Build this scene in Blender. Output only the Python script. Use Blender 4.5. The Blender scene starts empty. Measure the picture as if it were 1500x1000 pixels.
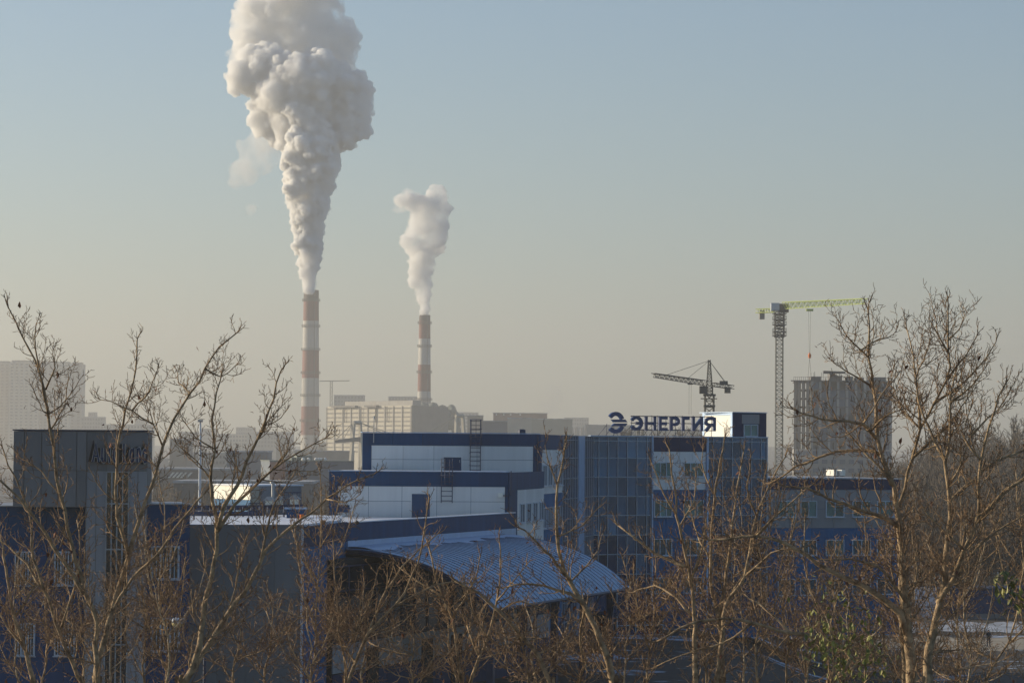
import bpy, math, random
import numpy as np
from mathutils import Vector, Matrix, noise, Quaternion
rnd = random.Random(7)
R = math.radians
sc = bpy.context.scene
col = sc.collection

# ---------------------------------------------------------------- camera
CAMH = 20.0
FPX = 4450.0            # focal length in pixels of a 1500 px wide frame
cam = bpy.data.cameras.new('camera'); camo = bpy.data.objects.new('camera', cam); col.objects.link(camo)
cam.sensor_width = 36.0; cam.lens = 36.0 * FPX / 1500.0
cam.clip_start = 0.5; cam.clip_end = 40000
PITCH = math.atan(158 / FPX)
CM = Matrix.Rotation(R(90) + PITCH, 3, 'X') @ Matrix.Rotation(R(0.4), 3, 'Z')
camo.matrix_world = Matrix.Translation((0, 0, CAMH)) @ CM.to_4x4()
sc.camera = camo

# ---------------------------------------------------------------- sky and sun
SUN_EL, SUN_AZ = 13.0, -72.0         # azimuth from +Y towards +X
w = bpy.data.worlds.new('World'); sc.world = w; w.use_nodes = True
nt = w.node_tree; nt.nodes.clear()
st = nt.nodes.new('ShaderNodeTexSky'); st.sky_type = 'NISHITA'; st.sun_disc = False
st.sun_elevation = R(SUN_EL); st.sun_rotation = R(SUN_AZ)
st.air_density = 1.0; st.dust_density = 0.6; st.ozone_density = 3.6; st.altitude = 100
bg = nt.nodes.new('ShaderNodeBackground'); bg.inputs['Strength'].default_value = 0.105
wo = nt.nodes.new('ShaderNodeOutputWorld')
nt.links.new(st.outputs[0], bg.inputs[0]); nt.links.new(bg.outputs[0], wo.inputs[0])
sl = bpy.data.lights.new('sun', 'SUN'); sl.energy = 5.0; sl.angle = R(0.5); sl.color = (1.0, 0.84, 0.60)
so = bpy.data.objects.new('sun', sl); col.objects.link(so)
sdir = Vector((math.sin(R(SUN_AZ)) * math.cos(R(SUN_EL)), math.cos(R(SUN_AZ)) * math.cos(R(SUN_EL)), math.sin(R(SUN_EL))))
so.rotation_euler = sdir.to_track_quat('Z', 'Y').to_euler()
so.location = (-100, 50, 100)
vs = sc.view_settings
sc.display_settings.display_device = 'sRGB'
vs.view_transform = 'Standard'; vs.look = 'None'; vs.exposure = 0.45; vs.gamma = 1.0; vs.use_curve_mapping = False
sc.cycles.volume_bounces = 9
sc.cycles.max_bounces = 24
sc.cycles.transparent_max_bounces = 16
sc.cycles.use_denoising = True
HAZE_DENSITY = 0.00023

# ---------------------------------------------------------------- helpers
def ray(px, py):
    d = CM @ Vector(((px - 750) / FPX, -(py - 500) / FPX, -1.0))
    return d
def P(px, py, D):
    d = ray(px, py)
    return Vector((d.x / d.y * D, D, CAMH + d.z / d.y * D))
def XY(px, D, py=700):
    p = P(px, py, D); return (p.x, p.y)

def sstep(a, b, x):
    t = min(1.0, max(0.0, (x - a) / (b - a))); return t * t * (3 - 2 * t)
def ground_z(x, y):
    z = 5.0 * (1 - sstep(14, 32, x)) * (1 - sstep(330, 420, y))
    if y > 400:
        q = x / y
        z += 15 * sstep(430, 860, y) * sstep(.118, .150, q) * (1 - sstep(1500, 2500, y))
        z += 34 * sstep(3200, 6500, y) * (0.6 + 0.4 * math.sin(x * .0021 + 1.3) + .25 * math.sin(x * .0057))
    return z

MATS = {}
def mat(name, c, rough=0.7, metal=0.0, var=0.15, scale=1.5, bump=0.0, bscale=20, c2=None, spec=None, streak=False, detail=4, coords='Object', ov=.10):
    if name in MATS: return MATS[name]
    m = bpy.data.materials.new(name); m.use_nodes = True
    n = m.node_tree; b = n.nodes['Principled BSDF']
    b.inputs['Roughness'].default_value = rough; b.inputs['Metallic'].default_value = metal
    if spec is not None: b.inputs['Specular IOR Level'].default_value = spec
    tc = n.nodes.new('ShaderNodeTexCoord')
    nz = n.nodes.new('ShaderNodeTexNoise'); nz.inputs['Scale'].default_value = scale; nz.inputs['Detail'].default_value = detail
    if streak:
        mp = n.nodes.new('ShaderNodeMapping'); mp.inputs['Scale'].default_value = (1.6, 1.6, 0.12)
        n.links.new(tc.outputs[coords], mp.inputs[0]); n.links.new(mp.outputs[0], nz.inputs['Vector'])
    else:
        n.links.new(tc.outputs[coords], nz.inputs['Vector'])
    cr = n.nodes.new('ShaderNodeValToRGB')
    if c2 is None:
        a = [v * (1 - var) for v in c]; z = [min(1, v * (1 + var)) for v in c]
    else: a, z = c, c2
    cr.color_ramp.elements[0].color = (*a, 1); cr.color_ramp.elements[1].color = (*z, 1)
    cr.color_ramp.elements[0].position = 0.32; cr.color_ramp.elements[1].position = 0.68
    n.links.new(nz.outputs[0], cr.inputs[0])
    oi = n.nodes.new('ShaderNodeObjectInfo'); mr = n.nodes.new('ShaderNodeMapRange'); mr.inputs[3].default_value = 1 - ov; mr.inputs[4].default_value = 1 + ov
    hs = n.nodes.new('ShaderNodeHueSaturation'); n.links.new(oi.outputs['Random'], mr.inputs[0]); n.links.new(mr.outputs[0], hs.inputs['Value']); n.links.new(cr.outputs[0], hs.inputs['Color']); n.links.new(hs.outputs[0], b.inputs['Base Color'])
    if bump:
        nb = n.nodes.new('ShaderNodeTexNoise'); nb.inputs['Scale'].default_value = bscale; nb.inputs['Detail'].default_value = 3
        n.links.new(tc.outputs[coords], nb.inputs['Vector'])
        bp = n.nodes.new('ShaderNodeBump'); bp.inputs['Strength'].default_value = bump; bp.inputs['Distance'].default_value = 0.05
        n.links.new(nb.outputs[0], bp.inputs['Height']); n.links.new(bp.outputs[0], b.inputs['Normal'])
    MATS[name] = m
    return m

navy = mat('navy_panel', (.002, .050, .135), .6, spec=.2, var=.2, scale=.8, streak=True)
royal = mat('royal_blue_panel', (.002, .105, .26), .6, spec=.2, var=.15, scale=.8, streak=True)
deepb = mat('deep_blue_panel', (.002, .050, .15), .6, spec=.2, var=.2, scale=.8, streak=True)
dnavy = mat('dark_navy_panel', (.003, .026, .088), .6, spec=.2, var=.15, scale=.8, streak=True)
white = mat('white_panel', (.68, .69, .70), .5, ov=.05, var=.11, scale=.5, streak=True)
cream = mat('cream_panel', (.78, .76, .68), .55, var=.04, scale=.5, streak=True)
grey = mat('grey_panel', (.168, .170, .178), .6, spec=.2, var=.12, scale=.6, streak=True)
grey2 = mat('light_grey_panel', (.25, .257, .275), .6, spec=.2, var=.10, scale=.6, streak=True)
frame_w = mat('white_plastic', (.48, .54, .62), .45, var=.05)
metal_g = mat('galvanised_metal', (.30, .31, .33), .45, .5, var=.2, scale=3)
metal_d = mat('dark_blue_metal', (.02, .035, .08), .5, .2, var=.2)
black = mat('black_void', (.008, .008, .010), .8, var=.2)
snow = mat('snow', (.72, .76, .82), .75, var=.06, scale=.8, bump=.5, bscale=4)
snow_d = mat('old_snow', (.22, .235, .25), .85, c2=(.50, .53, .57), scale=.35, bump=.5, bscale=3)
glass_f = mat('facade_glass', (.012, .052, .155), .07, 0.75, ov=.38, var=.30, scale=.35, spec=.9)
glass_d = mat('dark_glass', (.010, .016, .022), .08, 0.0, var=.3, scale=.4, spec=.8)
glass_w = mat('window_glass', (.022, .085, .14), .08, 0.6, ov=.5, var=.3, scale=1.0, spec=.8)
mull = mat('mullion_metal', (.28, .33, .40), .4, .3, var=.05)
roofblue = mat('vault_roof_metal', (.21, .36, .54), .45, .0, ov=.05, var=.08, scale=.5, streak=False)
flash = mat('flashing_metal', (.30, .42, .60), .45, .2, var=.08)
bark = mat('bark', (.15, .10, .055), .9, c2=(.48, .345, .20), scale=7, bump=.5, bscale=30)
bark_d = mat('twig_bark', (.09, .052, .028), .8, c2=(.32, .20, .105), scale=6)
bark_w = mat('pale_bark', (.22, .16, .095), .85, c2=(.56, .44, .29), scale=8, bump=.6, bscale=30)
deadleaf = mat('brown_leaf', (.16, .06, .025), .8, var=.4, scale=9)
greenleaf = mat('green_leaf', (.10, .125, .02), .6, c2=(.34, .33, .08), scale=7)
darkleaf = mat('dark_leaf', (.03, .035, .012), .6, c2=(.30, .29, .06), scale=5)
red_p = mat('red_paint', (.16, .040, .034), .7, var=.2, scale=.3, streak=True)
wht_p = mat('white_paint', (.42, .41, .39), .7, var=.12, scale=.3, streak=True)
soot = mat('soot_paint', (.09, .06, .055), .8, var=.3, scale=.2)
conc = mat('concrete', (.33, .32, .30), .85, var=.12, scale=.3)
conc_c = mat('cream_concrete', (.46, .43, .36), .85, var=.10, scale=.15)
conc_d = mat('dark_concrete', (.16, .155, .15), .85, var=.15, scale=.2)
brickc = mat('red_wall', (.26, .12, .10), .85, var=.15, scale=.3)
steelb = mat('blue_grey_cladding', (.12, .15, .19), .7, var=.1, scale=.2)
steelg = mat('green_grey_cladding', (.16, .19, .17), .7, var=.1, scale=.2)
crane_g = mat('lime_paint', (.38, .46, .13), .6, var=.1)
crane_d = mat('crane_steel', (.045, .05, .05), .7, var=.2)
crane_m = mat('crane_mast_steel', (.13, .14, .13), .7, var=.2)
orange = mat('orange_plastic', (.85, .20, .02), .5, var=.1)
signblue = mat('sign_blue', (.003, .034, .14), .4, var=.1)

OFF = Vector((0, 0, 0))
def tag(o, label=None, cat=None, group=None, kind=None):
    if label: o['label'] = label
    if cat: o['category'] = cat
    if group: o['group'] = group
    if kind: o['kind'] = kind
    return o
class MB:
    def __init__(s): s.v = []; s.f = []
    def quadbox(s, pts):       # 8 points: bottom 4 ccw, top 4 ccw
        b = len(s.v); s.v += [tuple(p) for p in pts]
        s.f += [(b+3, b+2, b+1, b), (b+4, b+5, b+6, b+7), (b, b+1, b+5, b+4), (b+1, b+2, b+6, b+5), (b+2, b+3, b+7, b+6), (b+3, b, b+4, b+7)]
        return s
    def box(s, x0, x1, y0, y1, z0, z1):
        return s.quadbox([(x0,y0,z0),(x1,y0,z0),(x1,y1,z0),(x0,y1,z0),(x0,y0,z1),(x1,y0,z1),(x1,y1,z1),(x0,y1,z1)])
    def tube(s, pts, rad, n=4, cap=True):
        pts = np.asarray([tuple(p) for p in pts], float)
        m = len(pts)
        rad = np.full(m, rad) if np.isscalar(rad) else np.asarray(rad, float)
        t = np.empty_like(pts); t[1:-1] = pts[2:] - pts[:-2]; t[0] = pts[1] - pts[0]; t[-1] = pts[-1] - pts[-2]
        t /= np.maximum(np.linalg.norm(t, axis=1, keepdims=True), 1e-9)
        ref = np.array([0, 0, 1.0]) if abs(t[0, 2]) < .8 else np.array([1.0, 0.1, 0])
        a = np.cross(t, ref); nn = np.linalg.norm(a, axis=1, keepdims=True)
        a = np.where(nn < 1e-4, np.array([[1.0, 0, 0]]), a / np.maximum(nn, 1e-9)); bb = np.cross(t, a)
        ang = np.arange(n) * 2 * math.pi / n
        ring = pts[:, None, :] + rad[:, None, None] * (np.cos(ang)[None, :, None] * a[:, None, :] + np.sin(ang)[None, :, None] * bb[:, None, :])
        b = len(s.v); s.v += ring.reshape(-1, 3).tolist()
        for i in range(m - 1):
            o = b + i * n
            for k in range(n):
                k2 = (k + 1) % n
                s.f.append((o + k, o + k2, o + n + k2, o + n + k))
        if cap:
            s.f.append(tuple(b + k for k in range(n))[::-1]); s.f.append(tuple(b + (m - 1) * n + k for k in range(n)))
        return s
    def poly_extrude(s, pts, dvec):   # planar polygon extruded
        b = len(s.v); n = len(pts); dvec = Vector(dvec)
        s.v += [tuple(p) for p in pts] + [tuple(Vector(p) + dvec) for p in pts]
        s.f.append(tuple(range(b, b + n))); s.f.append(tuple(range(b + 2 * n - 1, b + n - 1, -1)))
        for i in range(n):
            j = (i + 1) % n; s.f.append((b + i, b + n + i, b + n + j, b + j))
        return s
    def sphere(s, c, r, seg=10, rings=7, sc3=(1, 1, 1)):
        b = len(s.v); c = Vector(c)
        for i in range(rings + 1):
            th = math.pi * i / rings
            for k in range(seg):
                ph = 2 * math.pi * k / seg
                s.v.append((c.x + r * sc3[0] * math.sin(th) * math.cos(ph), c.y + r * sc3[1] * math.sin(th) * math.sin(ph), c.z + r * sc3[2] * math.cos(th)))
        for i in range(rings):
            for k in range(seg):
                k2 = (k + 1) % seg
                s.f.append((b + i*seg + k, b + (i+1)*seg + k, b + (i+1)*seg + k2, b + i*seg + k2))
        return s
    def mesh(s, name, m, off=(0, 0, 0), smooth=False):
        me = bpy.data.meshes.new(name)
        v = np.asarray(s.v, float) - np.asarray(tuple(off))[None, :]
        me.from_pydata(v.tolist(), [], s.f); me.materials.append(m)
        if smooth: me.shade_smooth()
        return me
    def build(s, name, m, parent=None, smooth=False, kind=None):
        root = parent
        off = root.matrix_base if False else (BASE.get(root.name, Vector((0,0,0))) if root else Vector((0,0,0)))
        o = bpy.data.objects.new(name, s.mesh(name, m, off, smooth)); col.objects.link(o)
        if parent: o.parent = parent
        BASE[o.name] = off
        if kind: o['kind'] = kind
        return o
BASE = {}
def thing(name, loc, label, cat, group=None):
    o = bpy.data.objects.new(name, None); col.objects.link(o); o.location = loc
    o.empty_display_size = .5
    BASE[o.name] = Vector(loc)
    return tag(o, label, cat, group)
def inst(name, me, parent, loc, rotz=0, tilt=0):
    o = bpy.data.objects.new(name, me); col.objects.link(o); o.parent = parent
    o.location = Vector(loc) - BASE[parent.name]; o.rotation_euler = (tilt, 0, rotz)
    BASE[o.name] = Vector(loc)
    return o

class F:      # a vertical facade plane in plan from p0 to p1; d>0 is out of the wall
    def __init__(s, p0, p1):
        s.p = Vector((p0[0], p0[1])); q = Vector((p1[0], p1[1])); s.L = (q - s.p).length
        s.u = (q - s.p) / s.L; s.n = Vector((s.u.y, -s.u.x)); s.ang = math.atan2(s.u.y, s.u.x)
    def pt(s, u, d, z):
        a = s.p + s.u * u + s.n * d; return (a.x, a.y, z)
    def box(s, mb, u0, u1, d0, d1, z0, z1):
        return mb.quadbox([s.pt(u0,d1,z0), s.pt(u1,d1,z0), s.pt(u1,d0,z0), s.pt(u0,d0,z0), s.pt(u0,d1,z1), s.pt(u1,d1,z1), s.pt(u1,d0,z1), s.pt(u0,d0,z1)])
    def uz(s, px, py):
        r = ray(px, py); n3 = Vector((s.n.x, s.n.y, 0)); o = Vector((0, 0, CAMH))
        t = (Vector((s.p.x, s.p.y, 0)) - o).dot(n3) / r.dot(n3)
        q = o + r * t
        return ((Vector((q.x, q.y)) - s.p).dot(s.u), q.z)
    def U(s, px, py=700): return s.uz(px, py)[0]
    def Z(s, px, py): return s.uz(px, py)[1]

def panel_grid(fr, us, zs, m, parent, name='panel', d=0.05, t=0.05, gap=0.012):
    """separate cladding panels; alike panels share their mesh"""
    cache = {}
    for i in range(len(us) - 1):
        for j in range(len(zs) - 1):
            wd = us[i+1] - us[i] - 2*gap; h = zs[j+1] - zs[j] - 2*gap
            if wd <= 0 or h <= 0: continue
            key = (round(wd, 2), round(h, 2))
            if key not in cache:
                cache[key] = MB().box(-wd/2, wd/2, -t/2, t/2, -h/2, h/2).mesh(name, m)
            a = fr.pt((us[i] + us[i+1]) / 2, d - t/2 + rnd.uniform(-.004, .004), (zs[j] + zs[j+1]) / 2)
            inst(name, cache[key], parent, a, fr.ang)
def frange(a, b, n): return [a + (b - a) * i / n for i in range(n + 1)]

WIN = {}
def window(fr, u0, u1, z0, z1, parent, panes=2, d=0.05, gm=None, fm=None, name='window', bars=0):
    """window part: frame mesh with pane children"""
    gm = gm or glass_w; fm = fm or frame_w
    wd, h = u1 - u0, z1 - z0; key = (round(wd, 2), round(h, 2), panes, fm.name, bars)
    if key not in WIN:
        mb = MB(); t = .07
        mb.box(-wd/2, wd/2, -.05, .05, -h/2, -h/2 + t).box(-wd/2, wd/2, -.05, .05, h/2 - t, h/2)
        mb.box(-wd/2, -wd/2 + t, -.048, .048, -h/2 + t, h/2 - t).box(wd/2 - t, wd/2, -.048, .048, -h/2 + t, h/2 - t)
        for k in range(1, panes): x = -wd/2 + wd * k / panes; mb.box(x - .035, x + .035, -.046, .046, -h/2 + t, h/2 - t)
        mb.box(-wd/2 - .06, wd/2 + .06, -.16, -.052, -h/2 - .05, -h/2 - .01)
        for k in range(bars): x = -wd/2 + wd * (k + .5) / bars; mb.tube([(x, -.12, -h/2 + .02), (x, -.12, h/2 - .02)], .022, 4)
        pw = (wd - 2*t) / panes - .075
        WIN[key] = (mb.mesh('window_frame', fm), MB().box(-pw/2, pw/2, -.008, .008, -h/2 + t + .002, h/2 - t - .002).mesh('pane', gm), pw)
    me, pm, pw = WIN[key]
    w_ = inst(name, me, parent, fr.pt((u0+u1)/2, d, (z0+z1)/2), fr.ang)
    for k in range(panes):
        x = -wd/2 + wd * (k + .5) / panes
        o = bpy.data.objects.new('pane', pm); col.objects.link(o); o.parent = w_
        o.location = (x, .02, 0); o.rotation_euler = (R(rnd.uniform(-.4, .4)), 0, R(rnd.uniform(-.5, .5)))
    return w_

def curtain(fr, us, zs, parent, gm, mb_mat, mull_w=.05, d=.0, tops=None):
    """glazed wall: part curtain_wall_frame with pane children"""
    mb = MB()
    for u in us: fr.box(mb, u - mull_w/2, u + mull_w/2, d, d + .12, zs[0], zs[-1])
    for z in zs: fr.box(mb, us[0], us[-1], d + .003, d + .105, z - mull_w/2, z + mull_w/2)
    cw = mb.build('curtain_wall_frame', mb_mat, parent)
    cache = {}
    for i in range(len(us) - 1):
        for j in range(len(zs) - 1):
            wd = us[i+1] - us[i] - mull_w; h = zs[j+1] - zs[j] - mull_w
            key = (round(wd, 2), round(h, 2))
            if key not in cache: cache[key] = MB().box(-wd/2, wd/2, -.01, .01, -h/2, h/2).mesh('pane', gm)
            o = inst('pane', cache[key], cw, fr.pt((us[i]+us[i+1])/2, d + .03, (zs[j]+zs[j+1])/2), fr.ang + R(rnd.gauss(0, .35)), R(rnd.gauss(0, .3)))
    return cw

# ---------------------------------------------------------------- haze
def make_haze():
    mb = MB().box(-4500, 4500, -600, 9000, -12, 352)
    m = bpy.data.materials.new('haze_air'); m.use_nodes = True; n = m.node_tree; n.nodes.clear()
    pv = n.nodes.new('ShaderNodeVolumePrincipled'); out = n.nodes.new('ShaderNodeOutputMaterial')
    pv.inputs['Density'].default_value = HAZE_DENSITY; pv.inputs['Color'].default_value = (.73, .725, .70, 1); pv.inputs['Anisotropy'].default_value = .35
    n.links.new(pv.outputs[0], out.inputs['Volume'])
    o = mb.build('haze', m); tag(o, 'pale winter haze filling the air over the whole industrial district', 'haze', kind='stuff')
make_haze()

# ---------------------------------------------------------------- ground
def make_ground():
    ys = [-600, -200, 0, 60, 120, 180] + list(range(200, 520, 8)) + list(range(520, 1000, 25)) + list(range(1000, 2600, 100)) + list(range(2600, 9000, 250)) + [14000]
    qs = [-1.0, -.6] + [i * .01 for i in range(-30, 31)] + [.6, 1.0]
    v = []; f = []
    for y in ys:
        for q in qs:
            x = q * max(y, 0) + q * 250 if abs(q) > .3 else q * (max(y, 0) + 250)
            yy = min(y, 8900)
            v.append((x * .48 if y > 6000 else x, y, ground_z(x, yy)))
    n = len(qs)
    for i in range(len(ys) - 1):
        for k in range(n - 1):
            a = i * n + k; f.append((a, a + 1, a + n + 1, a + n))
    mb = MB(); mb.v = v; mb.f = f
    m = bpy.data.materials.new('winter_ground'); m.use_nodes = True; n_ = m.node_tree; b = n_.nodes['Principled BSDF']; b.inputs['Roughness'].default_value = .9
    tc = n_.nodes.new('ShaderNodeTexCoord')
    n1 = n_.nodes.new('ShaderNodeTexNoise'); n1.inputs['Scale'].default_value = .11; n1.inputs['Detail'].default_value = 9; n1.inputs['Roughness'].default_value = .65
    n_.links.new(tc.outputs['Object'], n1.inputs['Vector'])
    r1 = n_.nodes.new('ShaderNodeValToRGB'); r1.color_ramp.elements[0].position = .55; r1.color_ramp.elements[1].position = .60
    n_.links.new(n1.outputs[0], r1.inputs[0])
    n2 = n_.nodes.new('ShaderNodeTexNoise'); n2.inputs['Scale'].default_value = 1.2; n2.inputs['Detail'].default_value = 6
    n_.links.new(tc.outputs['Object'], n2.inputs['Vector'])
    r2 = n_.nodes.new('ShaderNodeValToRGB'); r2.color_ramp.elements[0].color = (.02, .016, .012, 1); r2.color_ramp.elements[1].color = (.075, .058, .04, 1)
    n_.links.new(n2.outputs[0], r2.inputs[0])
    mx = n_.nodes.new('ShaderNodeMix'); mx.data_type = 'RGBA'; mx.inputs['B'].default_value = (.42, .48, .56, 1)
    n_.links.new(r1.outputs[0], mx.inputs['Factor']); n_.links.new(r2.outputs[0], mx.inputs['A'])
    n_.links.new(mx.outputs['Result'], b.inputs['Base Color'])
    bp = n_.nodes.new('ShaderNodeBump'); bp.inputs['Distance'].default_value = .3; n_.links.new(n1.outputs[0], bp.inputs['Height']); n_.links.new(bp.outputs[0], b.inputs['Normal'])
    o = mb.build('ground', m, smooth=True); o['kind'] = 'structure'
    # trodden path and road strips draped on the ground
    def strip(name, m_, x0, x1, y0, y1, dz=.02, nx=24, ny=4):
        s = MB(); nx = 60
        def yj(i, j): q = j / ny; return y0 + (y1 - y0) * q + (4.5 * noise.noise(Vector((i * .17, j * .4 + dz * 99, 0))) + 2.2 * noise.noise(Vector((i * .6, 7 + j * .4, dz * 50)))) * 1.6
        s.v = [(x0 + (x1-x0)*i/nx, (yy := yj(i, j)), ground_z(x0 + (x1-x0)*i/nx, yy) + dz) for j in range(ny+1) for i in range(nx+1)]
        s.f = [(j*(nx+1)+i, j*(nx+1)+i+1, (j+1)*(nx+1)+i+1, (j+1)*(nx+1)+i) for j in range(ny) for i in range(nx)]
        o = s.build(name, m_); o['kind'] = 'structure'; return o
    strip('path', mat('trodden_snow', (.26, .21, .14), .9, c2=(.42, .36, .27), scale=.5, bump=.6, bscale=2), 33, 75, 308, 330)
    strip('snow_bank', snow_d, 33, 80, 340, 358, .03)
make_ground()
# ================================================================ OFFICE BUILDING
ROOFZ = 21.15
fU = F(XY(530, 223), XY(790, 227)); fL = F(XY(482, 212), XY(745, 212.5)); fLs = F(XY(745, 212.5), XY(796, 227.5))
fS = F(XY(790, 227), XY(868, 256)); fF = F(XY(868, 256), XY(1122.5, 263.3)); fW = F(XY(1123, 263.6), XY(1318, 268))
off = thing('office_building', (*fF.pt(5, -5, 0)[:2], 5), 'long blue and white office building with glazed facade and stepped roofs', 'office building')
def zz(fr, px, *ys): return [fr.Z(px, y) for y in ys]
# bodies
def back_block(fr, u0, u1, dep, z0_, z1_, k=.01):
    a, b = fr.pt(u0, -.02, z0_), fr.pt(u1, -.02, z0_)
    return MB().poly_extrude([a, b, (b[0] + .02 * dep, b[1] + dep, z0_), (a[0] + k * dep, a[1] + dep, z0_)][::-1], (0, 0, z1_ - z0_))
back_block(fU, .02, fU.L - .02, 27, 4, ROOFZ - .06).build('wall', navy, off)
back_block(fL, .02, fL.L - .02, 11, 4, 18.34).build('wall', navy, off)
mb = MB(); fLs.box(mb, .05, fLs.L - .3, -8, -.03, 4, 18.3); mb.build('wall', navy, off)
mb = MB(); fS.box(mb, .03, fS.L + 3, -8, -.03, 4, ROOFZ - .09); mb.build('wall', navy, off)
mb = MB(); fF.box(mb, -2, fF.L - .02, -14, -.06, 4, ROOFZ - .12); mb.build('wall', royal, off)
mb = MB(); fW.box(mb, -.3, fW.L, -16.8, -.06, 4, 17.55); mb.build('wall', royal, off)
# upper block cladding
zt, z2, z3, z4 = ROOFZ, fU.Z(660, 652.5), fU.Z(660, 673), 17.0
u0, u1, u2, u3 = 0, fU.U(543.5), fU.U(780.5), fU.L
panel_grid(fU, frange(u0, u3, 6), [z2, zt], navy, off, 'blue_panel', .09, .08)
panel_grid(fU, [u0, u1], [z4, z2], navy, off, 'blue_panel', .09, .08); panel_grid(fU, [u2, u3], [z4, z2], navy, off, 'blue_panel', .09, .08)
panel_grid(fU, [u1, fU.U(590), fU.U(635), fU.U(698), u2], [z4, z3, z2], white, off, 'white_panel', .05, .05)
mb = MB(); fU.box(mb, -.06, u3 + .02, -.25, .14, zt + .002, zt + .07); mb.build('roof_edge', flash, off)
# lower block cladding
lt, l2, l3, l4 = 18.4, fL.Z(620, 712), fL.Z(620, 734), 15.0
a0, a1, a2, a3 = 0, fL.U(495), fL.U(740), fL.L
panel_grid(fL, frange(a0, a3, 6), [l2, lt], navy, off, 'blue_panel', .09, .08)
panel_grid(fL, [a0, a1], [l4, l2], navy, off, 'blue_panel', .09, .08); panel_grid(fL, [a2, a3], [l4, l2], navy, off, 'blue_panel', .09, .08)
panel_grid(fL, [a1, fL.U(540), fL.U(589), fL.U(640), fL.U(690), a2], [l4, l3, l2], white, off, 'white_panel', .05, .05)
mb = MB(); fL.box(mb, -.06, a3 + .02, -.25, .14, lt + .002, lt + .06); mb.build('roof_edge', flash, off)
# lower return wall with narrow windows
zb = 10
panel_grid(fLs, [0, fLs.L], [fLs.Z(775, 716), lt], navy, off, 'blue_panel', .06, .05)
panel_grid(fLs, frange(fLs.U(757), fLs.L, 3), [zb, fLs.Z(775, 716)], white, off, 'white_panel', .045, .04)
panel_grid(fLs, [0, fLs.U(757)], [zb, fLs.Z(775, 716)], navy, off, 'blue_panel', .06, .05)
for k in range(4):
    uu = fLs.U(759) + (fLs.L - fLs.U(759)) * (k + .5) / 4
    window(fLs, uu - .9, uu + .9, fLs.Z(775, 764), fLs.Z(775, 736), off, 2, .09)
# side wall of main block (faces right)
Z = lambda y: fF.Z(900, y)
rows = [Z(y) for y in (895, 868, 840.5, 811.5, 783, 754.5, 726.5, 698.5, 670.5, 645.5)] + [ROOFZ - .01]
sg0 = fS.U(823)
sz = [fS.Z(806, y) for y in (900, 716, 656)]
panel_grid(fS, frange(0, sg0, 4), [ROOFZ - 1.15, ROOFZ], navy, off, 'blue_panel', .06, .05)
panel_grid(fS, frange(.8, sg0, 4), [ROOFZ - 4.5, ROOFZ - 1.15], white, off, 'white_panel', .05, .05)
panel_grid(fS, [0, .8], [5, ROOFZ - 1.15], navy, off, 'blue_panel', .07, .06)
panel_grid(fS, frange(.8, sg0, 4), [5, ROOFZ - 4.5], royal, off, 'blue_panel', .045, .04)
for zc in (ROOFZ - 3.1, ROOFZ - 6.3):
    for k in range(4):
        uu = .8 + (sg0 - .8) * (k + .5) / 4; window(fS, uu - .95, uu + .95, zc - .8, zc + .8, off, 2, .09)
g1, g2 = fS.U(845), fS.U(853)
srow = [5.5] + [r_ for r_ in rows if r_ > 6]
curtain(fS, frange(sg0 + .1, g1 - .1, 6), srow, off, glass_f, mull, .06, .0)
mb = MB(); fS.box(mb, g1 - .1, g2, -.01, .2, 5, ROOFZ); mb.build('pilaster', flash, off)
curtain(fS, frange(g2 + .1, fS.L - .1, 5), srow, off, glass_f, mull, .06, .0)
# front glass
um = [fF.U(x) for x in (868.5, 876, 889.7, 904, 918, 932, 946.8, 952.8)]
curtain(fF, um, rows, off, glass_f, mull, .062, .0)
mb = MB(); fF.box(mb, um[-1] + .05, fF.U(955.4), -.02, .22, 5.5, ROOFZ + .02); mb.build('pilaster', flash, off)
c0, c1 = fF.U(955.6), fF.U(1033.5)
panel_grid(fF, frange(c0, c1, 4), [Z(660.5), ROOFZ - .02], dnavy, off, 'navy_panel', .08, .07)
panel_grid(fF, frange(c0, c1, 4), [Z(717), Z(699), Z(677), Z(660.5)], white, off, 'white_panel', .05, .05)
panel_grid(fF, frange(c0, c1, 4), [Z(893), Z(872), Z(845), Z(816), Z(788), Z(759), Z(732), Z(717)], royal, off, 'blue_panel', .05, .05)
for (ya, yb) in ((698, 676.5), (757, 732), (814, 789), (870, 846)):
    for (xa, xb) in ((957.5, 984), (1001, 1030)):
        window(fF, fF.U(xa), fF.U(xb), Z(ya), Z(yb), off, 3, .10)
mb = MB(); fF.box(mb, c1 + .02, fF.U(1036.2), -.02, .22, 5.5, ROOFZ + .02); mb.build('pilaster', flash, off)
um = [fF.U(x) for x in (1036.5, 1044, 1057.5, 1071.5, 1085.5, 1100, 1114, 1122)]
curtain(fF, um, rows, off, glass_f, mull, .062, .0)
mb = MB(); fF.box(mb, um[-1] + .04, fF.L + .05, -10, .16, 5, ROOFZ + .01); mb.build('corner_post', frame_w, off)
mb = MB(); fF.box(mb, -.3, fF.L + .1, -.3, .2, ROOFZ + .012, ROOFZ + .08); mb.build('roof_edge', flash, off)
# base of glass
mb = MB(); fF.box(mb, 0, fF.L, -.05, .12, 5, rows[0] - .04); mb.build('plinth', navy, off)
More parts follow.
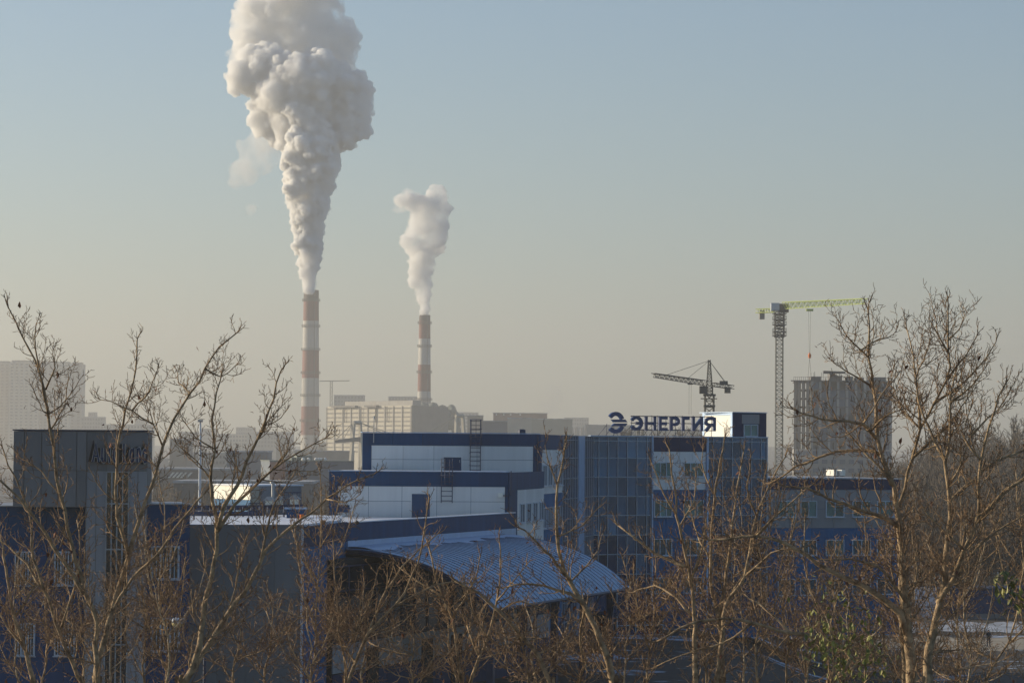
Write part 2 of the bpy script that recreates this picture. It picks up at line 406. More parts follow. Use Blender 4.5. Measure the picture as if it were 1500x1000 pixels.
# wing
ZW = lambda y: fW.Z(1210, y)
panel_grid(fW, frange(0, fW.L, 6), [ZW(717), 17.6], dnavy, off, 'navy_panel', .06, .05)
panel_grid(fW, frange(0, fW.L, 6), [ZW(773), ZW(745), ZW(717)], grey2, off, 'grey_panel', .05, .05)
panel_grid(fW, frange(0, fW.L, 6), [ZW(893), ZW(830), ZW(773)], royal, off, 'blue_panel', .05, .05)
for (xa, xb) in ((1139, 1165), (1172, 1196), (1209, 1236), (1248, 1275), (1284, 1309)):
    window(fW, fW.U(xa), fW.U(xb), ZW(757), ZW(733), off, 2, .10)
    window(fW, fW.U(xa), fW.U(xb), ZW(813), ZW(790), off, 2, .10)
    window(fW, fW.U(xa), fW.U(xb), ZW(871), ZW(847), off, 2, .10)
mb = MB(); fW.box(mb, -.1, fW.L + .2, -17, .1, 17.62, 17.70); mb.build('roof', snow_d, off)
# terraces with snow
back_block(fL, .3, fL.L - .3, 10.5, 18.35, 18.42).build('roof', snow, off)
# penthouse
pc = Vector(XY(1073, 262.4)); PL = F((pc.x - .43 * 5.3, pc.y + .9 * 5.3), (pc.x, pc.y)); PFr = F((pc.x, pc.y), XY(1122, 264.2))
ph = 23.3
mb = MB(); mb.poly_extrude([PL.pt(0, -.03, 21.0), PL.pt(PL.L, -.04, 21.0), PFr.pt(PFr.L, -.03, 21.0), PFr.pt(PFr.L, -5.0, 21.0)][::-1], (0, 0, ph - 21.05)); mb.build('penthouse', dnavy, off)
panel_grid(PL, [.35, PL.L * .32, PL.L * .66, PL.L - .35], [21.2, ph - .22], cream, off, 'cream_panel', .03, .04, .004)
mb = MB(); PL.box(mb, 0, .34, -.02, .05, 21.2, ph - .2); PL.box(mb, PL.L - .34, PL.L - .0, -.02, .05, 21.2, ph - .2); PL.box(mb, 0, PL.L, -.03, .06, ph - .2, ph); mb.build('blue_trim', flash, off)
v0, v1, v2, v3 = 0, PFr.U(1086), PFr.U(1112), PFr.L
panel_grid(PFr, [.05, v1], [21.22, ph], dnavy, off, 'navy_panel', .06, .05); panel_grid(PFr, [v2, v3], [21.22, ph], dnavy, off, 'navy_panel', .06, .05)
panel_grid(PFr, [v1, v2], [22.35, ph - .12], grey2, off, 'grey_panel', .03, .04); panel_grid(PFr, [v1, v2], [ph - .12, ph], dnavy, off, 'navy_panel', .06, .05)
window(PFr, v1 + .18, v2 - .18, 21.25, 22.3, off, 2, .05)
mb = MB(); PFr.box(mb, -.1, v3 + .05, -5, .1, ph + .003, ph + .07); mb.build('roof_edge', flash, off)

# doors
def door(fr, px0, px1, py0, py1, m=navy):
    ua, ub, z1_, z0_ = fr.U(px0), fr.U(px1), fr.Z((px0+px1)/2, py0), fr.Z((px0+px1)/2, py1)
    mb = MB(); fr.box(mb, ua, ub, .055, .10, z0_, z1_); d_ = mb.build('door', m, off)
    mb = MB(); fr.box(mb, ua - .07, ua - .002, .055, .14, z0_, z1_ + .07); fr.box(mb, ub + .002, ub + .07, .055, .14, z0_, z1_ + .07); fr.box(mb, ua, ub, .056, .139, z1_ + .002, z1_ + .07); mb.build('door_frame', white, d_)
    mb = MB(); fr.box(mb, ub - .16, ub - .10, .10, .15, z0_ + 1.0, z0_ + 1.22); mb.build('handle', metal_g, d_)
door(fU, 649, 675, 669.5, 697); door(fL, 603.5, 630, 723, 758)
# ladders with cage
def ladder(fr, px0, px1, pytop, pybot, zroof, cage_top):
    ua, ub = fr.U(px0), fr.U(px1); zt_, zb_ = fr.Z(px0, pytop), fr.Z(px0, pybot)
    mb = MB()
    for u in (ua, ub): mb.tube([fr.pt(u, .28, zb_), fr.pt(u, .28, zt_)], .035, 6)
    z = zb_ + .15
    while z < zt_: mb.tube([fr.pt(ua, .28, z), fr.pt(ub, .28, z)], .024, 5); z += .33
    for z in (zb_ + .5, (zb_ + zroof) / 2, zroof - .2):
        for u in (ua, ub): mb.tube([fr.pt(u, .06, z), fr.pt(u, .28, z)], .02, 4)
    lad = mb.build('ladder', metal_d, off)
    mb = MB(); uc = (ua + ub) / 2; rr = (ub - ua) / 2 + .04
    zs_ = [zroof - .9, zroof - .25, zroof + .35, zt_ - .02]
    for z in zs_:
        mb.tube([fr.pt(uc + rr * math.cos(a), .28 + rr * 1.7 * math.sin(a), z) for a in [math.pi * k / 8 for k in range(9)]], .026, 4)
    for k in (1, 3, 5, 7):
        a = math.pi * k / 8; mb.tube([fr.pt(uc + rr * math.cos(a), .28 + rr * 1.7 * math.sin(a), z) for z in (zs_[0], zs_[-1])], .02, 4)
    mb.build('safety_cage', metal_d, lad)
ladder(fU, 687, 702, 614, 691, ROOFZ, 0); ladder(fL, 646.5, 662.5, 671, 736, 18.4, 0)
# vent box, pipe, downpipes, antenna
mb = MB(); fL.box(mb, fL.U(730), fL.U(736.5), .05, .3, fL.Z(733, 728), fL.Z(733, 722)); mb.build('vent_box', cream, off)
mb = MB(); z_ = fL.Z(740, 725.5); mb.tube([fL.pt(fL.U(737), .2, z_), fL.pt(fL.U(748), .2, z_), fL.pt(fL.U(748.5), .2, 18.5)], .04, 6); mb.build('drain_pipe', metal_d, off)
mb = MB(); mb.tube([fU.pt(fU.U(786.5), .2, 17.8), fU.pt(fU.U(786.5), .2, 21.1)], .05, 6); mb.build('drain_pipe', metal_d, off)
mb = MB(); mb.tube([fU.pt(fU.U(545.5), .25, fU.Z(545, 648)), fU.pt(fU.U(546), .25, fU.Z(546, 612))], [.045, .03], 6); fU.box(mb, fU.U(545), fU.U(546.8), .2, .3, fU.Z(546, 614), fU.Z(546, 609)); mb.build('antenna', metal_g, off)
mb = MB(); fL.box(mb, fL.U(485), fL.U(513), 2, 3.5, 15.6, fL.Z(500, 738.5)); mb.build('roof_hatch', navy, off)
mb = MB(); mb.tube([fS.pt(4, -2, 21.0), fS.pt(4, -2, 21.5), fS.pt(4, -2, 21.55)], [.3, .3, .15], 10); mb.build('roof_vent', metal_d, off)

# ---- terrace parapet + vault canopy
gen0 = Vector(XY(508, 179.5)); gen1 = Vector(XY(754, 211)); fP = F(gen0, gen1)
PZ = 15.6
mb = MB(); fP.box(mb, 0, fP.L, -.25, 0, 11, PZ - .02); mb.build('parapet', navy, off)
panel_grid(fP, frange(0, fP.L, 6), [PZ - 1.05, PZ], navy, off, 'parapet_panel', .05, .05)
mb = MB(); fP.box(mb, -.05, fP.L + .02, -.3, .09, PZ + .002, PZ + .06); mb.build('parapet_cap', snow, off)
mb = MB(); fP.box(mb, 0, fP.L, .01, .12, PZ - 1.5, PZ - 1.056); mb.build('flashing_strip', flash, off)
# terrace roof behind the parapet
a_ = fP.pt(0, -.26, 0); b_ = fP.pt(fP.L, -.26, 0)
c_ = fL.pt(-3, .1, 0); 
mb = MB(); mb.poly_extrude([(a_[0], a_[1], 15.0), (b_[0], b_[1], 15.0), (c_[0] + 8, c_[1], 15.0), (c_[0] - 8, c_[1], 15.0), (c_[0] - 8, 182, 15.0)], (0, 0, .22)); mb.build('terrace_roof', snow, off)
# canopy
can = thing('vaulted_canopy', (0, 190, 5), 'curved blue metal canopy roof with dark seams below the terrace wall', 'canopy')
S = 9.2; z_top = 14.12; z_eave = fP.Z(733, 889)
def arc(s):   # s 0..1 outward -> (d, z): starts level, steepens outward
    A = R(50); a = A * s
    return S * math.sin(a) / math.sin(A), None
zl = 20 - (889 - 657.9) * 177.4 / 4450
def vz(s):
    A = R(56); a = A * s
    return z_top - (z_top - zl) * (1 - math.cos(a)) / (1 - math.cos(A))
def vd(s):
    A = R(56); return .13 + (S - .13) * math.sin(A * s) / math.sin(A)
NS, NR = 12, 34
lastu = fP.L + 2.0
while True:
    q_ = fP.pt(lastu - .35, S, zl)
    if q_[0] / q_[1] * FPX + 750 < 926: break
    lastu -= .2
print('LASTU', lastu, fP.L)
for k in range(NR):
    ua, ub = lastu * k / NR - .35, lastu * (k + 1) / NR - .35
    mb = MB(); prof = [(vd(i / NS), vz(i / NS)) for i in range(NS + 1)]
    b0 = 0
    for (dd, z) in prof: mb.v += [fP.pt(ua + .01, dd, z), fP.pt(ub - .01, dd, z), fP.pt(ub - .01, dd, z - .06), fP.pt(ua + .01, dd, z - .06)]
    for i in range(NS):
        o = i * 4
        mb.f += [(o, o+4, o+5, o+1), (o+1, o+5, o+6, o+2), (o+2, o+6, o+7, o+3), (o+3, o+7, o+4, o)]
    mb.f += [(0, 1, 2, 3), (NS*4+3, NS*4+2, NS*4+1, NS*4)]
    sh = mb.build('roof_sheet', roofblue, can)
    sm = MB()
    for (dd, z) in prof: sm.v += [fP.pt(ub - .03, dd, z - .004), fP.pt(ub + .015, dd, z - .004), fP.pt(ub + .015, dd, z + .028), fP.pt(ub - .03, dd, z + .028)]
    for i in range(NS):
        o = i * 4
        sm.f += [(o, o+1, o+5, o+4), (o+1, o+2, o+6, o+5), (o+2, o+3, o+7, o+6), (o+3, o, o+4, o+7)]
    sm.build('seam', metal_d, sh)
# snow lying on the upper part of the vault, with a ragged edge
mb = MB(); nn = 90
for k in range(nn + 1):
    u = -.2 + (lastu - .3) * k / nn
    e = .16 + .10 * noise.noise(Vector((u * .22, 1.3, 0))) + .05 * noise.noise(Vector((u * 1.1, 4.3, 0))) + .03 * math.floor(2.5 * noise.noise(Vector((u*.5, 9, 0))))
    e = max(.03, e)
    for i in range(4):
        s_ = e * i / 3; mb.v.append(fP.pt(u, vd(s_), vz(s_) + (.10 if i < 3 else .02)))
for k in range(nn):
    for i in range(3): a = k * 4 + i; mb.f.append((a, a + 1, a + 5, a + 4))
mb.build('snow_layer', mat('blue_snow', (.42, .54, .72), .7, var=.06, bump=.3, bscale=4), can)
mb = MB()
for u in (-.35, lastu - .35):
    mb.tube([fP.pt(u, vd(i / NS), vz(i / NS) - .12) for i in range(NS + 1)], .10, 6)
mb.tube([fP.pt(-.4, S, zl - .12), fP.pt(lastu - .3, S, zl - .12)], .11, 6); mb.build('edge_beam', metal_d, can)
for u in (2.5, 9.0, 15.5, 22.0, 28.5):
    mb = MB(); fP.box(mb, u - .2, u + .2, S - 1.2, S - .8, 4.9, zl + .1); mb.build('column', metal_d, can)
    mb = MB(); mb.tube([fP.pt(u + .2, S - .9, zl - 2.2), fP.pt(u + 1.6, S - .2, zl - .1)], .07, 5); mb.tube([fP.pt(u - .2, S - .9, zl - 2.2), fP.pt(u - 1.6, S - .2, zl - .1)], .07, 5); mb.build('brace', metal_d, can)
for k in range(7):
    u = lastu * k / 6 - .3
    mb = MB(); mb.tube([fP.pt(u, vd(i / NS), vz(i / NS) - .28) for i in range(NS + 1)], .09, 5); mb.build('rib', metal_d, can)
# showroom under the canopy
shf = F(fP.pt(-5.2, 1.2, 0)[:2], fP.pt(fP.L, 2.6, 0)[:2])
showr = thing('showroom', (*shf.pt(10, -1, 0)[:2], 5), 'dark glazed showroom with a pale lower wall tucked under the curved canopy', 'showroom')
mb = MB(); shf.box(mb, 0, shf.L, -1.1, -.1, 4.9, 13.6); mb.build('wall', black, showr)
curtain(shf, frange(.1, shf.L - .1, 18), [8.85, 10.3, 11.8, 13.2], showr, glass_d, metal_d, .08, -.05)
panel_grid(shf, frange(0, shf.L, 14), [7.1, 8.75], grey2, showr, 'grey_panel', .0, .06)  # white wall coloured grey, the shade of its recess painted in
panel_grid(shf, frange(0, shf.L, 14), [4.95, 7.05], dnavy, showr, 'blue_panel', .0, .06)
for px in (545, 625, 668):
    u = shf.U(px, 950); mb = MB(); shf.box(mb, u - .9, u + .9, .02, .08, 5.0, 8.3); mb.build('door', black, showr)
# glazed porch beside the canopy
po = F(XY(905, 247), XY(972, 249))
pr = thing('glazed_porch', (*po.pt(2, 0, 0)[:2], 5), 'low glazed porch with a dark flat roof at the foot of the tall glass facade', 'porch')
mb = MB(); po.box(mb, 0, po.L, -4, -.1, 5, 6.6); mb.build('wall', glass_d, pr)
curtain(po, frange(0, po.L, 5), [5.0, 5.8, 6.6], pr, glass_f, mull, .06, -.05)
mb = MB(); po.box(mb, -.3, po.L + .3, -4.2, .5, 6.62, 6.85); mb.build('roof', metal_d, pr)

# two air conditioners on wing roof
for i, (xa, xb, lb) in enumerate(((1210, 1219.5, 'white outdoor air conditioner unit on the low roof, left of the pair'), (1221.5, 1231.5, 'white outdoor air conditioner unit on the low roof, right of the pair'))):
    z0_, z1_ = 17.72, P(1215, 687.5, 280).z; q0 = Vector(XY(xa, 280.0)); fQ = F(q0, (q0.x + .53 * 1.15, q0.y - .85 * 1.15))
    t_ = thing('air_conditioner', fQ.pt(.5, -.2, 17.72), lb, 'air conditioner', 'air conditioners on the wing roof')
    mb = MB(); fQ.box(mb, 0, fQ.L, -.42, 0, z0_ + .08, z1_); mb.build('housing', cream, t_)
    mb = MB(); fQ.box(mb, .1, .2, -.4, -.02, z0_, z0_ + .078); fQ.box(mb, fQ.L - .2, fQ.L - .1, -.4, -.02, z0_, z0_ + .078); mb.build('foot', metal_d, t_)
    cx = fQ.L * .42; cz = (z0_+z1_)/2 + .04; mb = MB(); mb.poly_extrude([fQ.pt(cx + .2*math.cos(a*math.pi/8), .004, cz + .2*math.sin(a*math.pi/8)) for a in range(16)], (fQ.n.x*.02, fQ.n.y*.02, 0)); mb.build('fan_grille', metal_g, t_)

# ================================================================ ROOF SIGN
fG = F(fF.pt(-3, -.3, 0)[:2], fF.pt(fF.L, -.3, 0)[:2])
sg = thing('roof_sign', fG.pt(4, 0, ROOFZ), 'large dark blue lettering and round arrow logo standing on the roof edge', 'sign')
def ribbon(mb, pts, wd, fr, d0, d1):
    """thick stroke through 2-D points (u,z) extruded in depth"""
    n = len(pts); Lp = []; Rp = []
    for i in range(n):
        a = Vector(pts[max(0, i-1)]); b = Vector(pts[min(n-1, i+1)]); t = (b - a).normalized(); nn_ = Vector((-t.y, t.x))
        k = 1.0
        if 0 < i < n - 1:
            t1 = (Vector(pts[i]) - a).normalized(); k = 1 / max(.5, abs(nn_.dot(Vector((-t1.y, t1.x)))))
        Lp.append(Vector(pts[i]) + nn_ * wd/2 * k); Rp.append(Vector(pts[i]) - nn_ * wd/2 * k)
    b = len(mb.v)
    for i in range(n):
        mb.v += [fr.pt(Lp[i].x, d1, Lp[i].y), fr.pt(Rp[i].x, d1, Rp[i].y), fr.pt(Rp[i].x, d0, Rp[i].y), fr.pt(Lp[i].x, d0, Lp[i].y)]
    for i in range(n - 1):
        o = b + i * 4
        for k in range(4): k2 = (k + 1) % 4; mb.f.append((o + k, o + k2, o + 4 + k2, o + 4 + k))
    mb.f += [(b+3, b+2, b+1, b), (b + (n-1)*4, b + (n-1)*4 + 1, b + (n-1)*4 + 2, b + (n-1)*4 + 3)]
def glyph(name, strokes, px0, px1, wd=.26):
    ztp = fG.Z((px0+px1)/2, 609 + (px0 - 925) * .017); zbt = fG.Z((px0+px1)/2, 630.3 + (px0 - 925) * .012)
    ua, ub = fG.U(px0), fG.U(px1); h = ztp - zbt; W = ub - ua
    mb = MB()
    for k, (pts, *ww) in enumerate(strokes):
        ribbon(mb, [(ua + wd/2 + x * (W - wd), zbt + wd/2 + y * (h - wd)) for x, y in pts], ww[0] if ww else wd, fG, -.12 + k*.003, .10 + k * .004)
    return mb.build(name, signblue, sg)
def arcp(cx, cy, rx, ry, a0, a1, n=10): return [(cx + rx * math.cos(R(a0 + (a1-a0)*i/n)), cy + ry * math.sin(R(a0 + (a1-a0)*i/n))) for i in range(n + 1)]
glyph('letter_e_reversed', [(arcp(.38, .5, .62, .5, 150, -150, 18),), ([(.3, .5), (1.0, .5)],)], 925, 941)
glyph('letter_n', [([(0, -.12), (0, 1.12)],), ([(1, -.12), (1, 1.12)],), ([(0, .5), (1, .5)],)], 943.8, 960.3)
glyph('letter_e', [([(0, -.12), (0, 1.12)],), ([(0, 1), (1.15, 1)],), ([(0, .5), (1.05, .5)],), ([(0, 0), (1.15, 0)],)], 964.3, 977.5)
glyph('letter_r', [([(0, -.12), (0, 1.12)],), ([(0, 1), (.55, 1)] + arcp(.55, .72, .45, .28, 80, -80, 8) + [(.55, .44), (0, .44)],)], 980.6, 995)
glyph('letter_g', [([(0, -.12), (0, 1.12)],), ([(0, 1), (1.2, 1)],)], 998, 1009.5)
glyph('letter_i', [([(0, -.12), (0, 1.12)],), ([(1, -.12), (1, 1.12)],), ([(0, .02), (1, .98)],)], 1013, 1029)
glyph('letter_ya', [([(1, -.12), (1, 1.12)],), ([(1, 1), (.45, 1)] + arcp(.45, .72, .45, .28, 100, 260, 8) + [(.45, .44), (1, .44)],), ([(.55, .44), (.02, -.1)],)], 1031.5, 1047.8)
# logo
def lg(x, y): # zoomed picture coordinates of the emblem
    px, py = 880 + x / 5.77, 590 + y / 5.77
    u, z = fG.uz(px, py); return (u, z)
mb = MB()
ribbon(mb, [lg(126 + 58*math.cos(R(a)), 163 - 72*math.sin(R(a))) for a in range(142, 20, -8)], .33, fG, -.15, .12)
ribbon(mb, [lg(126 + 58*math.cos(R(a)), 172 + 68*math.sin(R(a))) for a in range(142, 20, -8)], .33, fG, -.153, .123)
for poly in ([(88, 139), (203, 139), (222, 163), (108, 163)], [(112, 172), (222, 172), (205, 196), (88, 196)]):
    mb.poly_extrude([fG.pt(lg(*q)[0], .13, lg(*q)[1]) for q in poly][::-1], (-fG.n.x * .26, -fG.n.y * .26, 0))
mb.build('logo_emblem', signblue, sg)
mb = MB()
for y in (110, 168, 226):
    ua, z = lg(262, y); ub, _ = lg(965, y); mb.tube([fG.pt(ua, -.2, z), fG.pt(ub, -.2, fG.Z(1047, 590 + (y+8) / 5.77))], .035, 4)
for x in (60, 120, 182, 270, 335, 440, 490, 560, 640, 700, 790, 850, 945):
    u, z = lg(x, 205); mb.tube([fG.pt(u, -.2, z + (1.0 if x > 200 else .3)), fG.pt(u, -.2, ROOFZ)], .025, 4)
    mb.tube([fG.pt(u, -.2, z + .2), fG.pt(u - .25, -1.4, ROOFZ)], .022, 4)
mb.build('support_frame', metal_d, sg)
# ================================================================ LEFT (CAR SALES) BUILDING
fA = F(XY(19, 160), XY(215.5, 160.5)); fBl = F(XY(-70, 161.5), XY(126, 161.5)); fBr = F(XY(215, 161.5), XY(279, 162))
fC = F(XY(278.5, 166.5), XY(445, 168)); fD = F(XY(445, 168), XY(508.5, 179.6))
ab = thing('showroom_block', (*fA.pt(3, -3, 0)[:2], 5), 'low blue and grey panelled car sales building with a square grey sign tower', 'commercial building')
TA = fA.Z(110, 631); zA1, zA2, zA3 = fA.Z(110, 689), fA.Z(110, 742.5), fA.Z(190, 786)
mb = MB(); fA.box(mb, .03, fA.L - .03, -6, -.06, zA2 + .03, TA - .03); fA.box(mb, fA.U(125.5), fA.L - .02, -5.9, -.05, 4, zA2); mb.build('tower_core', conc_d, ab)
xs = [fA.U(x) for x in (19, 35, 60.5, 85, 112, 126.5)]
panel_grid(fA, xs[:-1] + [xs[-1]], [zA2, zA1, TA], grey, ab, 'grey_panel', .03, .06, .018)
panel_grid(fA, [fA.U(126.5), fA.U(156), fA.U(186), fA.L], [zA1, TA], grey, ab, 'grey_panel', -.02, .05, .015)
zr = [4, fA.Z(190, 892), fA.Z(190, 838), zA3, zA2, zA1]
panel_grid(fA, [fA.U(126.5), fA.U(141), fA.U(155.5)], zr, grey2, ab, 'grey_panel', -.02, .05, .015)
panel_grid(fA, [fA.U(189), fA.U(202), fA.L], zr, grey2, ab, 'grey_panel', -.02, .05, .015)
mb = MB(); fA.box(mb, fA.U(155.6), fA.U(188.9), -.052, -.045, 4, zA1 - .02); mb.build('recess', black, ab)
curtain(fA, [fA.U(x) for x in (156, 164, 172, 180, 188.8)], [4.3, 7, 9.6, 12.1, 14.6, 17, zA1 - .05], ab, glass_d, metal_g, .07, -.044)
mb = MB(); fA.box(mb, -.05, fA.L + .05, -6.1, .08, TA + .003, TA + .07); mb.build('roof_edge', metal_d, ab)
TB = fBl.Z(60, 742)
mb = MB(); fBl.box(mb, 0, fBl.L - .02, -8, -.05, 4, TB - .03); fBr.box(mb, .02, fBr.L, -6, -.05, 4, fBr.Z(250, 739)); mb.build('wall', deepb, ab)
wl = [(fBl, x0, x1, y0, y1) for (x0, x1) in ((22, 52), (80, 111)) for (y0, y1) in ((807, 857), (912, 960))]
wl += [(fBr, 221, 263, 799, 848), (fBr, 221, 263, 904, 953)]
panel_grid(fBl, frange(0, fBl.L - .05, 7), [fBl.Z(60, 796), TB], navy, ab, 'blue_panel', .0, .04)
panel_grid(fBl, frange(0, fBl.L - .05, 7), [4.2, fBl.Z(60, 885), fBl.Z(60, 796)], deepb, ab, 'blue_panel', -.005, .04)
panel_grid(fBr, frange(0, fBr.L, 3), [fBr.Z(250, 788), fBr.Z(250, 739)], navy, ab, 'blue_panel', .0, .04)
panel_grid(fBr, frange(0, fBr.L, 3), [4.2, fBr.Z(250, 880), fBr.Z(250, 788)], deepb, ab, 'blue_panel', -.005, .04)
for (fr, x0, x1, y0, y1) in wl:
    window(fr, fr.U(x0, y0), fr.U(x1, y0), fr.Z((x0+x1)/2, y1), fr.Z((x0+x1)/2, y0), ab, 3, .06, glass_d, frame_w, bars=8)
mb = MB(); fBr.box(mb, 0, fBr.L + .1, -6, .06, fBr.Z(250, 739) + .003, fBr.Z(250, 739) + .06); fBl.box(mb, 0, fBl.L, -8, .06, TB, TB + .06); mb.build('roof_edge', metal_g, ab)
# grey wall and its return
RC = 15.78
mb = MB(); fC.box(mb, .02, fC.L - .02, -1.0, -.05, 4, RC - .06); mb.build('wall', conc_d, ab)
panel_grid(fC, frange(0, fC.L, 4), [4, 8.0, 12.0, RC], grey, ab, 'grey_panel', .0, .05, .008)
mb = MB(); fC.box(mb, fC.L - .12, fC.L + .02, -.02, .03, 4, RC); mb.build('corner_trim', frame_w, ab)
mb = MB(); fD.box(mb, .1, fD.L, -1.2, -.05, 4, 15.62); mb.build('wall', royal, ab)
panel_grid(fD, frange(.05, fD.L, 4), [14.5, 15.68], dnavy, ab, 'blue_panel', .05, .06); panel_grid(fD, frange(.05, fD.L, 4), [4.5, 8, 11.2, 14.5], royal, ab, 'blue_panel', .0, .05)  # darker top row puts the cornice shading into the panel colour
a1_, a2_, d1_ = fC.pt(0, -.3, 0), fC.pt(fC.L, -.3, 0), fD.pt(fD.L, -.4, 0)
mb = MB(); mb.poly_extrude([(a1_[0], a1_[1], 15.5), (a2_[0], a2_[1], 15.5), (d1_[0], d1_[1], 15.5), (d1_[0] - .6, 192, 15.5), (a1_[0] - 1, 192, 15.5)], (0, 0, .27)); mb.build('roof', snow, ab)
mb = MB()
for (px, r_) in ((473, .16), (523, .12), (372, .1)): mb.sphere(P(px, 765, 174), r_, 8, 6)
mb.build('roof_drain', black, ab)
# sign AutoLand
fN = F(fA.pt(0, .25, 0)[:2], fA.pt(fA.L, .25, 0)[:2])
an = thing('wall_sign', fN.pt(fN.U(170), 0, fN.Z(170, 678)), 'raised lettering with pale rims high on the grey tower', 'sign')
zb_, zx_, zt_ = fN.Z(170, 677.5), fN.Z(170, 657), fN.Z(170, 649)
cap = lambda: None
GL = {'A': ([[(0, 0), (.5, 1.3), (1, 0)], [(.2, .42), (.8, .42)]]), 'u': [[(0, 1), (0, .3)] + arcp(.45, .3, .45, .3, 180, 360, 6) + [(.9, 1)], [(.9, 1), (.9, 0)]],
      't': [[(.4, 1.3), (.4, .2), (.6, 0), (.9, 0)], [(0, .95), (.9, .95)]], 'o': [arcp(.5, .5, .48, .5, 0, 360, 12)],
      'L': [[(0, 1.3), (0, 0), (.9, 0)]], 'a': [arcp(.45, .45, .42, .45, 0, 360, 12), [(.9, 1), (.9, 0)]], 'n': [[(0, 0), (0, 1)], [(0, .6)] + arcp(.45, .6, .45, .38, 160, 0, 6) + [(.9, 0)]],
      'd': [arcp(.42, .45, .42, .45, 0, 360, 12), [(.9, 1.3), (.9, 0)]]}
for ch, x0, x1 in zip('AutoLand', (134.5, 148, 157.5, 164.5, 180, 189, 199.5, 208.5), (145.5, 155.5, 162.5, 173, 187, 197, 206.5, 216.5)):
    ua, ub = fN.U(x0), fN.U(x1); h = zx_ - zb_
    for nm, wd, d0, d1, m_, sh in (('rim', .16, .0, .05, wht_p, 0), ('face', .09, .045, .07, dnavy, 0), ('painted_shadow', .19, -.24, -.10, black, -.15)):  # black copy shifted left draws the shadow of each letter
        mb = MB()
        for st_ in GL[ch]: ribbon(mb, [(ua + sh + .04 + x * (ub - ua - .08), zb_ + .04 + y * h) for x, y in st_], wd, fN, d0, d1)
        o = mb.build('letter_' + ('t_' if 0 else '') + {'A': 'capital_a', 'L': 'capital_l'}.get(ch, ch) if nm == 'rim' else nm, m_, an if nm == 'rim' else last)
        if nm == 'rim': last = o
# things on grey roof: railing frames, pipe, hoods, bucket
t_ = thing('roof_pipe', P(340, 752, 186), 'long dark insulated pipe on low stands across the snowy roof', 'pipe')
mb = MB(); mb.tube([P(262, 752, 186), P(388, 752, 186)], .14, 8); mb.tube([P(262, 744, 187), P(392, 743, 187), P(444, 742, 187)], .16, 8); mb.build('pipe', metal_d, t_)
mb = MB()
for px in range(284, 440, 12): mb.tube([P(px, 742, 186.4), P(px, 761, 186.4)], .05, 4)
mb.build('stand', metal_d, t_)
def railing(px0, px1, py0, py1, D, lb):
    t = thing('roof_railing', P((px0+px1)/2, py1, D), lb, 'railing', 'railings on the grey roof')
    for nm, Dd in (('front_rail', D), ('back_rail', D + 1.2)):
        mb = MB()
        for py in (py0, (py0+py1)/2): mb.tube([P(px0, py, Dd), P(px1, py, Dd)], .035, 5)
        n = 4
        for k in range(n + 1): x = px0 + (px1-px0)*k/n; mb.tube([P(x, py0, Dd), P(x, py1, Dd)], .03, 5)
        mb.build(nm, metal_d, t)
    mb = MB(); mb.tube([P(px0, py0, D), P(px0, py0, D + 1.2)], .03, 4); mb.tube([P(px1, py0, D), P(px1, py0, D + 1.2)], .03, 4); mb.build('side_rail', metal_d, t)
railing(364.5, 386, 737, 759, 178, 'small dark blue railing cage standing at the grey wall edge in snow')
railing(416, 441, 721, 741, 189, 'larger dark railing cage behind the ventilation hoods')
for i, (px, py, s_, lb) in enumerate(((394, 735, 1, 'peaked pale ventilation hood on the roof, nearest the cream box corner'), (409, 734, .9, 'pale rounded ventilation hood between two other hoods'), (431, 733, 1.1, 'wide pale ventilation hood inside the dark railing cage'))):
    c = P(px, py + 7, 187.5); t = thing('ventilation_hood', (c.x, c.y, c.z), lb, 'vent hood', 'ventilation hoods on the grey roof')
    mb = MB(); mb.box(c.x - .22*s_, c.x + .22*s_, c.y - .2, c.y + .2, c.z - .1, c.z + .38); mb.build('duct', cream, t)
    mb = MB(); mb.poly_extrude([(c.x - .36*s_, c.y - .36, c.z + .38), (c.x + .36*s_, c.y - .36, c.z + .38), (c.x + .12*s_, c.y - .36, c.z + .62), (c.x - .12*s_, c.y - .36, c.z + .62)], (0, .72, 0)); mb.build('hood', metal_g, t)
c = P(442, 760, 175); mb = MB(); mb.tube([c, c + Vector((0, 0, .27))], [.12, .15], 12)
b_ = mb.build('bucket', orange); tag(b_, 'small orange bucket standing in snow at the edge of the grey roof', 'bucket')
c = P(434, 752, 184)
t = thing('roof_access_hatch', c, 'small blue box with a pale blue lid beside the orange bucket', 'roof hatch'); mb = MB(); mb.box(c.x - .55, c.x + .55, c.y - .5, c.y + .5, 15.7, c.z + .28); mb.build('box', navy, t)
mb = MB(); mb.box(c.x - .68, c.x + .68, c.y - .62, c.y + .62, c.z + .283, c.z + .37); mb.build('lid', flash, t)
# cream and grey shed behind the roof
cc = Vector(XY(367, 215)); hL = F((cc.x - .53*5.8, cc.y + .85*5.8), cc); hR = F(cc, XY(442, 218))
t = thing('plant_shed', (cc.x, cc.y, 5), 'cream and blue shed with a sunlit end wall behind the snowy roof', 'shed')
zt_ = hR.Z(400, 711.5); zb2 = hR.Z(367, 732)
mb = MB(); mb.poly_extrude([hL.pt(0, -.05, 4.8), hL.pt(hL.L, -.05, 4.8), hR.pt(hR.L, -.05, 4.8), hR.pt(hR.L, -5, 4.8)][::-1], (0, 0, zt_ - 4.85)); mb.build('wall', conc_c, t)
panel_grid(hL, frange(0, hL.L, 3), [zb2, zt_], cream, t, 'cream_panel', .0, .04); panel_grid(hL, frange(0, hL.L, 3), [5, zb2], royal, t, 'blue_panel', .0, .04)
panel_grid(hR, frange(0, hR.L, 5), [5, zb2 - .5, zt_], grey2, t, 'grey_panel', .0, .04)
